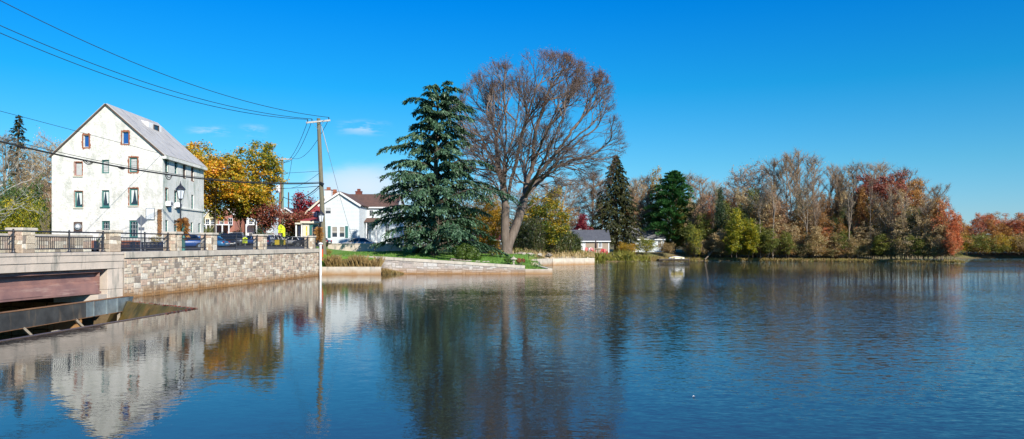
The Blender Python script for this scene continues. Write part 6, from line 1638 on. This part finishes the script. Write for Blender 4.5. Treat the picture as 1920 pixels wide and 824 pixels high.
mb=MB(); q=Vector((X(343.5,52.2),52.2,2.6)); mb.lathe(q,[(.13,0),(.13,1.0),(.1,1.1),(.1,1.9),(.05,1.95)],10); tag(mb.build('green_post',M['teal'],org=q),'dark green post beside the street lamp and stone pillar','post')
# diamond sign seen from behind
sg_=empty('road_sign',(X(264,56),56,2.6),'grey back of a diamond road sign with small plate, in front of the mill','road sign')
xx=X(264.5,56); mb=MB(); mb.bar((xx,56,2.5),(xx,56,Z(403,56)),.06); mb.build('post',M['grey'],sg_)
mb=MB(); c=Vector((xx,56.05,Z(414,56))); s=.43
mb.add([c+Vector((-s,0,0)),c+Vector((0,0,-s)),c+Vector((s,0,0)),c+Vector((0,0,s)),c+Vector((-s,.01,0)),c+Vector((0,.01,-s)),c+Vector((s,.01,0)),c+Vector((0,.01,s))],[(0,1,2,3),(7,6,5,4),(0,4,5,1),(1,5,6,2),(2,6,7,3),(3,7,4,0)]); mb.build('diamond_plate',M['signback'],sg_)
mb=MB(); mb.box((xx-.22,56.045,Z(432.5,56)),(xx+.22,56.055,Z(426.5,56))); mb.build('small_plate',M['signback'],sg_)
def crosssign(label,px,d,y0,y1,w_,zg):
    r_=empty('crossing_sign',(X(px,d),d,zg),label,'crossing sign'); x=X(px,d)
    mb=MB(); mb.bar((x,d+.06,zg),(x,d+.06,Z(y0,d)),.07); mb.build('post',M['grey'],r_)
    zt,zb=Z(y0,d),Z(y1,d); zm=zb+(zt-zb)*.42
    mb=MB(); s=(zt-zm)/2; c=Vector((x,d,zm+s)); 
    mb.add([c+Vector((-w_/2,0,-s)),c+Vector((w_/2,0,-s)),c+Vector((w_/2,0,s*.3)),c+Vector((0,0,s)),c+Vector((-w_/2,0,s*.3))],[(0,1,2,3,4)]); 
    mb.add([(x-w_/2,d,zb),(x+w_/2,d,zb),(x+w_/2,d,zm-.06),(x-w_/2,d,zm-.06)],[(0,1,2,3)]); pl=mb.build('sign_plate',M['signyel'],r_)
    mb=MB(); k=w_*.09; cx=x; cz=c.z+.02   # walking figure
    for p_,q_ in (((0,.18),(0,-.05)),((0,-.05),(-.14,-.32)),((0,-.05),(.12,-.32)),((0,.12),(.14,.0)),((0,.12),(-.13,.02))):
        mb.bar((cx+p_[0]*w_*1.2,d-.02,cz+p_[1]*s*1.6),(cx+q_[0]*w_*1.2,d-.02,cz+q_[1]*s*1.6),k,.01)
    disc(mb,Vector((cx,d-.015,cz+s*.48)),k*.8,k*.8,0,-.01,8); mb.build('walking_figure',M['blackmetal'],pl)
    mb=MB(); zc=(zb+zm)/2; mb.bar((x+w_*.25,d-.02,zc+.12),(x-w_*.22,d-.02,zc-.1),.05,.01); mb.bar((x-w_*.25,d-.02,zc-.12),(x-.0,d-.02,zc-.12),.05,.01); mb.bar((x-w_*.25,d-.02,zc-.12),(x-w_*.25,d-.02,zc+.08),.05,.01); mb.build('arrow',M['blackmetal'],pl)
crosssign('low fluorescent yellow-green pedestrian sign standing in the roadway',459.5,92,444.5,456.5,.6,2.75)
crosssign('tall fluorescent yellow-green crossing sign beside the two street poles',526.8,104,421,437,.75,2.8)
crosssign('narrow yellow-green sign just right of the grey-green pole',532.5,110,425,445,.35,2.8)
# yellow boxes
for px,lb in ((520.5,'left yellow box on the kerb behind the railing'),(530.5,'right yellow box on the kerb behind the railing')):
    d=90.; x=X(px,d); z=2.75; r_=empty('newspaper_box',(x,d,z),lb,'newspaper box','yellow boxes on the kerb')
    y0,y1=(451,457) if px<525 else (452.5,459.5)
    mb=MB(); mb.box((x-.28,d-.2,z+.25),(x+.28,d+.2,z+.85)); mb.build('cabinet',M['yellow'],r_,bevel=.03)
    mb=MB(); mb.box((x-.3,d-.22,z+.86),(x+.3,d+.22,z+.92)); mb.build('lid',M['yellow'],r_,bevel=.01)
    mb=MB(); mb.box((x-.05,d-.05,z),(x+.05,d+.05,z+.25)); mb.box((x-.2,d-.15,z-.02),(x+.2,d+.15,z+.03)); mb.build('pedestal',M['blackmetal'],r_)
# ------------------------------------------------------------------ cars
def ring(x,hw,z0,z1,nz=.35,n=14):
    """rounded-rectangle section of a body at station x"""
    out=[]
    for k in range(n):
        a=2*math.pi*k/n; c,s=math.cos(a),math.sin(a); p=.42
        out.append(Vector((x,hw*math.copysign(abs(c)**p,c),(z0+z1)/2+(z1-z0)/2*math.copysign(abs(s)**p,s))))
    return out
def loft(mb,rings):
    n=len(rings[0]); vs=[p for r_ in rings for p in r_]; fs=[]
    for i in range(len(rings)-1):
        for k in range(n): fs.append((i*n+k,(i+1)*n+k,(i+1)*n+(k+1)%n,i*n+(k+1)%n))
    fs.append(tuple(range(n))); fs.append(tuple(range((len(rings)-1)*n,len(rings)*n))[::-1]); mb.add(vs,fs)
def make_car(kind):
    r_=empty('parked_car',(0,0,0)); ORG[r_]=Vector((0,0,0)); suv=kind=='suv'
    Ln=4.6; hb=.98 if not suv else 1.05; rf_=1.42 if not suv else 1.72
    mb=MB(); st=[(-2.3,.72,.35,.68),(-2.22,.82,.28,.8 if not suv else .95),(-1.7,.88,.26,hb-.06 if not suv else hb+.02),(-.9,.9,.24,hb),(.6,.9,.24,hb-.02),(1.3,.88,.25,hb-.1),(1.95,.84,.27,hb-.22),(2.24,.74,.32,hb-.35),(2.3,.66,.38,.6)]
    loft(mb,[ring(x,w_,a,b) for x,w_,a,b in st]); body=mb.build('body',M['car_silver'],r_,smooth=True,fixn=True)
    xr0,xr1,xf0,xf1=(-1.75,-1.05,.25,1.2) if not suv else (-2.15,-1.8,.35,1.15)
    mb=MB()
    def cab(hw0,hw1,z0,z1,e,ins_=0): 
        return [Vector((xr0+ins_,-hw0,z0)),Vector((xf1-ins_,-hw0,z0)),Vector((xf1-ins_,hw0,z0)),Vector((xr0+ins_,hw0,z0)),Vector((xr1,-hw1,z1)),Vector((xf0,-hw1,z1)),Vector((xf0,hw1,z1)),Vector((xr1,hw1,z1))]
    mb.add(cab(.8,.6,hb-.06,rf_-.05,0),[(0,1,5,4),(1,2,6,5),(2,3,7,6),(3,0,4,7)]); mb.build('windows',M['cabglass'],r_)
    mb=MB(); c=cab(.8,.6,hb-.06,rf_-.05,0)
    mb.add([c[4]+Vector((-.06,-.04,-.02)),c[5]+Vector((.06,-.04,-.02)),c[6]+Vector((.06,.04,-.02)),c[7]+Vector((-.06,.04,-.02)),c[4]+Vector((.1,.06,.06)),c[5]+Vector((-.1,.06,.06)),c[6]+Vector((-.1,-.06,.06)),c[7]+Vector((.1,-.06,.06))],[(0,3,2,1),(4,5,6,7),(0,1,5,4),(1,2,6,5),(2,3,7,6),(3,0,4,7)])
    for a,b in ((0,4),(1,5),(2,6),(3,7)): mb.bar(c[a],c[b],.07,.07)
    for sgn in (-1,1):
        xm_=(xr0+xf1)/2-.05; mb.bar((xm_,sgn*.805,hb-.06),(xm_,sgn*.61,rf_-.05),.07,.04)
    mb.build('roof',M['car_silver'],r_)
    for x in (-1.42,1.4):
        for sy in (-1,1):
            mb=MB(); vs=[];n=20
            for yy,rr in ((0,.3),(0.0,.33),(.2,.33),(.2,.3)):
                for k in range(n): a=2*math.pi*k/n; vs.append(Vector((x+rr*math.cos(a),sy*(.72+yy),.33+rr*math.sin(a))))
            fs=[(j*n+k,j*n+(k+1)%n,(j+1)*n+(k+1)%n,(j+1)*n+k) for j in range(3) for k in range(n)]+[tuple(range(n)),tuple(range(3*n,4*n))]
            mb.add(vs,fs); wl=mb.build('wheel',M['tyre'],r_,fixn=True)
            mb=MB(); vs=[Vector((x+.2*math.cos(2*math.pi*k/12),sy*.925,.33+.2*math.sin(2*math.pi*k/12))) for k in range(12)]; vs2=[v-Vector((0,sy*.05,0)) for v in vs]
            mb.add(vs+vs2,[tuple(range(12)),tuple(range(23,11,-1))]+[(k,(k+1)%12,12+(k+1)%12,12+k) for k in range(12)]); mb.build('rim',M['rim'],wl,fixn=True)
    for sy in (-1,1):
        mb=MB(); mb.box((2.12,sy*.62-.14,.58),(2.3,sy*.62+.14,.7)); mb.build('headlight',M['lens'],r_,bevel=.02)
        mb=MB(); mb.box((-2.31,sy*.66-.12,.66),(-2.2,sy*.66+.12,.82)); mb.build('tail_light',M['redlens'],r_,bevel=.02)
    mb=MB(); mb.box((2.2,-.42,.4),(2.315,.42,.56)); mb.build('grille',M['blackmetal'],r_)
    mb=MB(); mb.box((-2.33,-.26,.5),(-2.3,.26,.62)); mb.build('licence_plate',M['white'],r_)
    for sy in (-1,1):
        mb=MB(); mb.box((.75,sy*.9-.06,hb-.02),(.9,sy*.9+.09,hb+.1)); mb.build('wing_mirror',M['car_silver'],r_,bevel=.02)
    return r_
def paint(o,mat):
    for c in o.children:
        if c.name.split('.')[0] in ('body','roof','wing_mirror'): slot_mat(c,M[mat])
sed=make_car('sedan'); suv=make_car('suv'); used={}
def car(proto_,px,d,rz,mat,label,z=None,grp='cars parked across the street'):
    o=proto_ if id(proto_) not in used else copy_tree(proto_); used[id(proto_)]=1
    o.location=(X(px,d),d,z if z is not None else max(2.5,Hs(X(px,d),d))+.08); o.rotation_euler=(0,0,R(rz)); paint(o,mat); tag(o,label,'car',grp)
car(sed,671,98.5,178,'car_silver','silver sedan on the driveway in front of the white house',z=2.5,grp='cars')
del sed['group']
car(suv,425,84,-62,'car_black','black car facing the railing, left of the roadway pedestrian sign')
car(sed,343,72,-150,'car_blue','bright blue car beside the mill side wall')
car(sed,386,79,175,'car_skyblue','light blue car behind the pillar left of the black car')
car(suv,445,100,-75,'car_gray','grey-blue van behind the black car')
car(sed,462,112,-80,'car_blue','dark blue car, second row beyond the pedestrian sign')
car(sed,474,106,160,'car_blue','blue car just left of the pillar before the burgundy tree')
car(sed,500,92,95,'car_navy','navy car with red tail lights behind the railing by the yellow boxes')
car(suv,497,122,-80,'car_navy','dark blue car far back left of the poles')
car(suv,516,112,85,'car_white','white van parked just left of the red-brown pole')
car(sed,552,112,150,'car_white','white car parked behind the shrubs left of the red house porch')
car(sed,585,92,170,'car_black','black car in front of the red house porch')
# ------------------------------------------------------------------ garden and shore furniture
def adir(label,x,y,rz,mat):
    r_=empty('garden_chair',(x,y,Hs(x,y)),label,'garden chair','adirondack chairs by the tan cottage'); z=Hs(x,y); o=Vector((x,y,z)); q=Matrix.Rotation(rz,3,'Z')
    def bx(nm,lo,hi,tilt=0):
        mb=MB(); mb.box(lo,hi)
        if tilt: rt=Matrix.Rotation(tilt,3,'X'); pv=Vector((0,.25,.35)); mb.v=[tuple(rt@(Vector(v)-pv)+pv) for v in mb.v]
        mb.v=[tuple(q@Vector(v)+o) for v in mb.v]; return mb.build(nm,M[mat],r_)
    bx('seat',(-.28,-.3,.34),(.28,.25,.39)); 
    for k in range(5): bx('backrest_slat',(-.29+k*.12,.24,.35),(-.19+k*.12,.27,1.05-.04*abs(k-2)),-.3)
    for s in (-1,1): bx('armrest',(s*.36-.07,-.4,.56),(s*.36+.07,.35,.6)); bx('leg',(s*.34-.04,-.35,0),(s*.34+.04,-.27,.56)); bx('leg',(s*.3-.04,.3,0),(s*.3+.04,.38,.5))
for i,(px,m_,lb) in enumerate(((1101,'adred','red slatted garden chair nearest the cottage door'),(1107,'white','white slatted garden chair between two red ones'),(1112,'adred','red slatted garden chair left of the folded umbrella'),(1129,'adred','red slatted garden chair under the cottage window'),(1135,'adred','rightmost red slatted garden chair by the cottage corner'))):
    adir(lb,X(px,137.5),137.5,[.3,-.2,.4,-.3,.1][i],m_)
um=empty('folded_umbrella',(X(1117,139),139,1.5),'closed dark patio umbrella standing in front of the tan cottage','umbrella')
mb=MB(); x=X(1117,139); mb.tube([(x,139,1.4),(x,139,4.0)],.04,8); mb.build('pole',M['wood'],um)
mb=MB(); mb.lathe((x,139,0),[(.1,2.3),(.2,2.5),(.17,3.2),(.06,3.85),(.01,3.95)],10); mb.build('canopy',M['canvas'],um)
mb=MB(); x=X(1121,138.6); mb.lathe((x,138.6,0),[(.45,2.1),(.5,2.14),(.5,2.2)],16); mb.tube([(x,138.6,1.4),(x,138.6,2.1)],.05,8); tag(mb.build('patio_table',M['darkwood'],org=(x,138.6,1.5)),'small round dark patio table by the folded umbrella','table')
# dock and boat
dk=empty('dock',(X(1245,137.5),137.5,.3),'low dark wooden dock at the water edge on the far shore','dock')
mb=MB(); 
x0,x1=X(1233,137.6),X(1290,137.6)
for k in range(18):
    a=x0+(x1-x0)*k/18; mb.box((a,136.2,.32),(a+(x1-x0)/18-.03,137.9,.38))
mb.build('planks',M['wood'],dk)
mb=MB(); mb.box((x0,136.3,.1),(x1,136.4,.318)); mb.box((x0,137.5,.1),(x1,137.6,.318)); mb.build('joists',M['darkwood'],dk)
for a in (x0+.2,(x0+x1)/2,x1-.2):
    mb=MB(); mb.tube([(a,136.45,-1),(a,136.45,.7)],.07,8); mb.build('pile',M['darkwood'],dk)
bt=empty('rowing_boat',(X(1268,137),137,.4),'upturned white boat with yellow stripe lying on the dock','boat')
mb=MB(); x0,x1=X(1254,137),X(1283,137); rings=[]
for k in range(9):
    t=k/8; x=x0+(x1-x0)*t; w_=.55*math.sin(math.pi*(.12+.8*t)); h_=.12+.3*math.sin(math.pi*(.1+.8*t)); rings.append([Vector((x,137+w_*math.cos(a),.42+h_*math.sin(a))) for a in [math.pi*j/8 for j in range(9)]])
n=9; vs=[p for r_ in rings for p in r_]; fs=[(i*n+k,(i+1)*n+k,(i+1)*n+k+1,i*n+k+1) for i in range(8) for k in range(8)]+[tuple(range(n)),tuple(range(8*n,9*n))]
mb.add(vs,fs); mb.build('hull',M['white'],bt,smooth=True,fixn=True)
mb=MB(); mb.box((x0+.3,136.44,.56),(x1-.3,136.5,.66)); mb.build('stripe',M['yellow'],bt)
# upturned pale boat behind the shore wall
bt=empty('canoe',(X(1065,113.5),113.5,1.2),'long pale canoe lying behind the shore wall near the thicket','boat')
mb=MB(); a=P(1046,482.5,113.6); b=P(1078,485.5,114.2); rings=[]; dv=(b-a); 
for k in range(9):
    t=k/8; w_=.38*math.sin(math.pi*(.04+.92*t)); c=a.lerp(b,t); rings.append([c+Vector((0,w_*math.cos(q_),.35*math.sin(math.pi*(.15+.7*t))*math.sin(q_)-.15)) for q_ in [math.pi*j/8 for j in range(9)]])
vs=[p for r_ in rings for p in r_]; mb.add(vs,fs); mb.build('hull',M['shade'],bt,smooth=True,fixn=True)
mb=MB(); mb.box((a.x,113.4,a.z-.35),(b.x,114.3,a.z-.2)); mb.build('rack',M['wood'],bt)
# stone lantern
ln_=empty('stone_lantern',(X(963,81),81,Hs(X(963,81),81)),'small pale stone lantern between low shrubs on the lawn','stone lantern'); c=Vector((X(963,81),81,Hs(X(963,81),81)))
for nm,pr_ in (('base',[(.22,0),(.22,.08),(.09,.12),(.09,.4)]),('light_box',[(.18,.4),(.18,.45),(.13,.46),(.13,.66),(.16,.67)]),('lantern_roof',[(.4,.67),(.38,.72),(.12,.88),(.06,.9),(.05,1.0),(.0,1.05)])):
    mb=MB(); mb.lathe(c,pr_,8); mb.build(nm,M['paleRock'],ln_)
rng=random.Random(14)
gr=[]
for i in range(9): gr.append((rng.uniform(846,870),81.8+rng.uniform(-.4,.6),rng.uniform(.2,.38),'rock'))
for i in range(10): gr.append((rng.uniform(872,915),81.0+rng.uniform(-.3,.5),rng.uniform(.15,.3),'paleRock'))
for i in range(16): gr.append((rng.uniform(962,1035),97+rng.uniform(-3,5),rng.uniform(.25,.5),'rock' if i%2 else 'paleRock'))
gr.sort()
for i,(px,d,s_,m_) in enumerate(gr):
    x=X(px,d); z=Hs(x,d); mb=MB(); boulder(mb,(x,d,z+.02),s_,rng)
    o=mb.build('garden_rock',M[m_],org=(x,d,z)); pl=('pale' if m_=='paleRock' else 'brown')
    tag(o,'%s garden rock, %s among the rocks on the lawn'%(pl,ordn(i,len(gr))),'rock','garden rocks on the lawn')
mb=MB(); mb.tube([P(1322,487,139.5),P(1330,478,139.6),P(1340,467,140)],[.13,.1,.05],7); mb.tube([P(1330,478,139.6),P(1327,470,139.4)],[.06,.02],5); tag(mb.build('dead_trunk',M['barkpale'],org=P(1322,487,139.5)),'bleached leaning dead trunk at the water edge','dead trunk')
# floating scrap
c=P(1301,745,15.12); c.z=.01; mb=MB(); mb.add([c+Vector(v) for v in ((-.035,0,.0),(0,-.02,.018),(.03,.0,.004),(.0,.025,.02),(.045,.01,.03),(.03,.03,.0))],[(0,1,2,3),(2,4,5)]); tag(mb.build('floating_leaf',M['white'],org=c),'tiny pale curled leaf floating on the open blue water','leaf')
# round shade plants in front of the mill
one('bushB',292,73.5,440,'gold','barkpale','thin yellowing shrub in front of the mill wall beside the road sign',26,'shrub','shrub')
one('bush',184,71.5,447,'green','bark','small green potted shrub near the end of the stone parapet',10,'shrub','shrub')
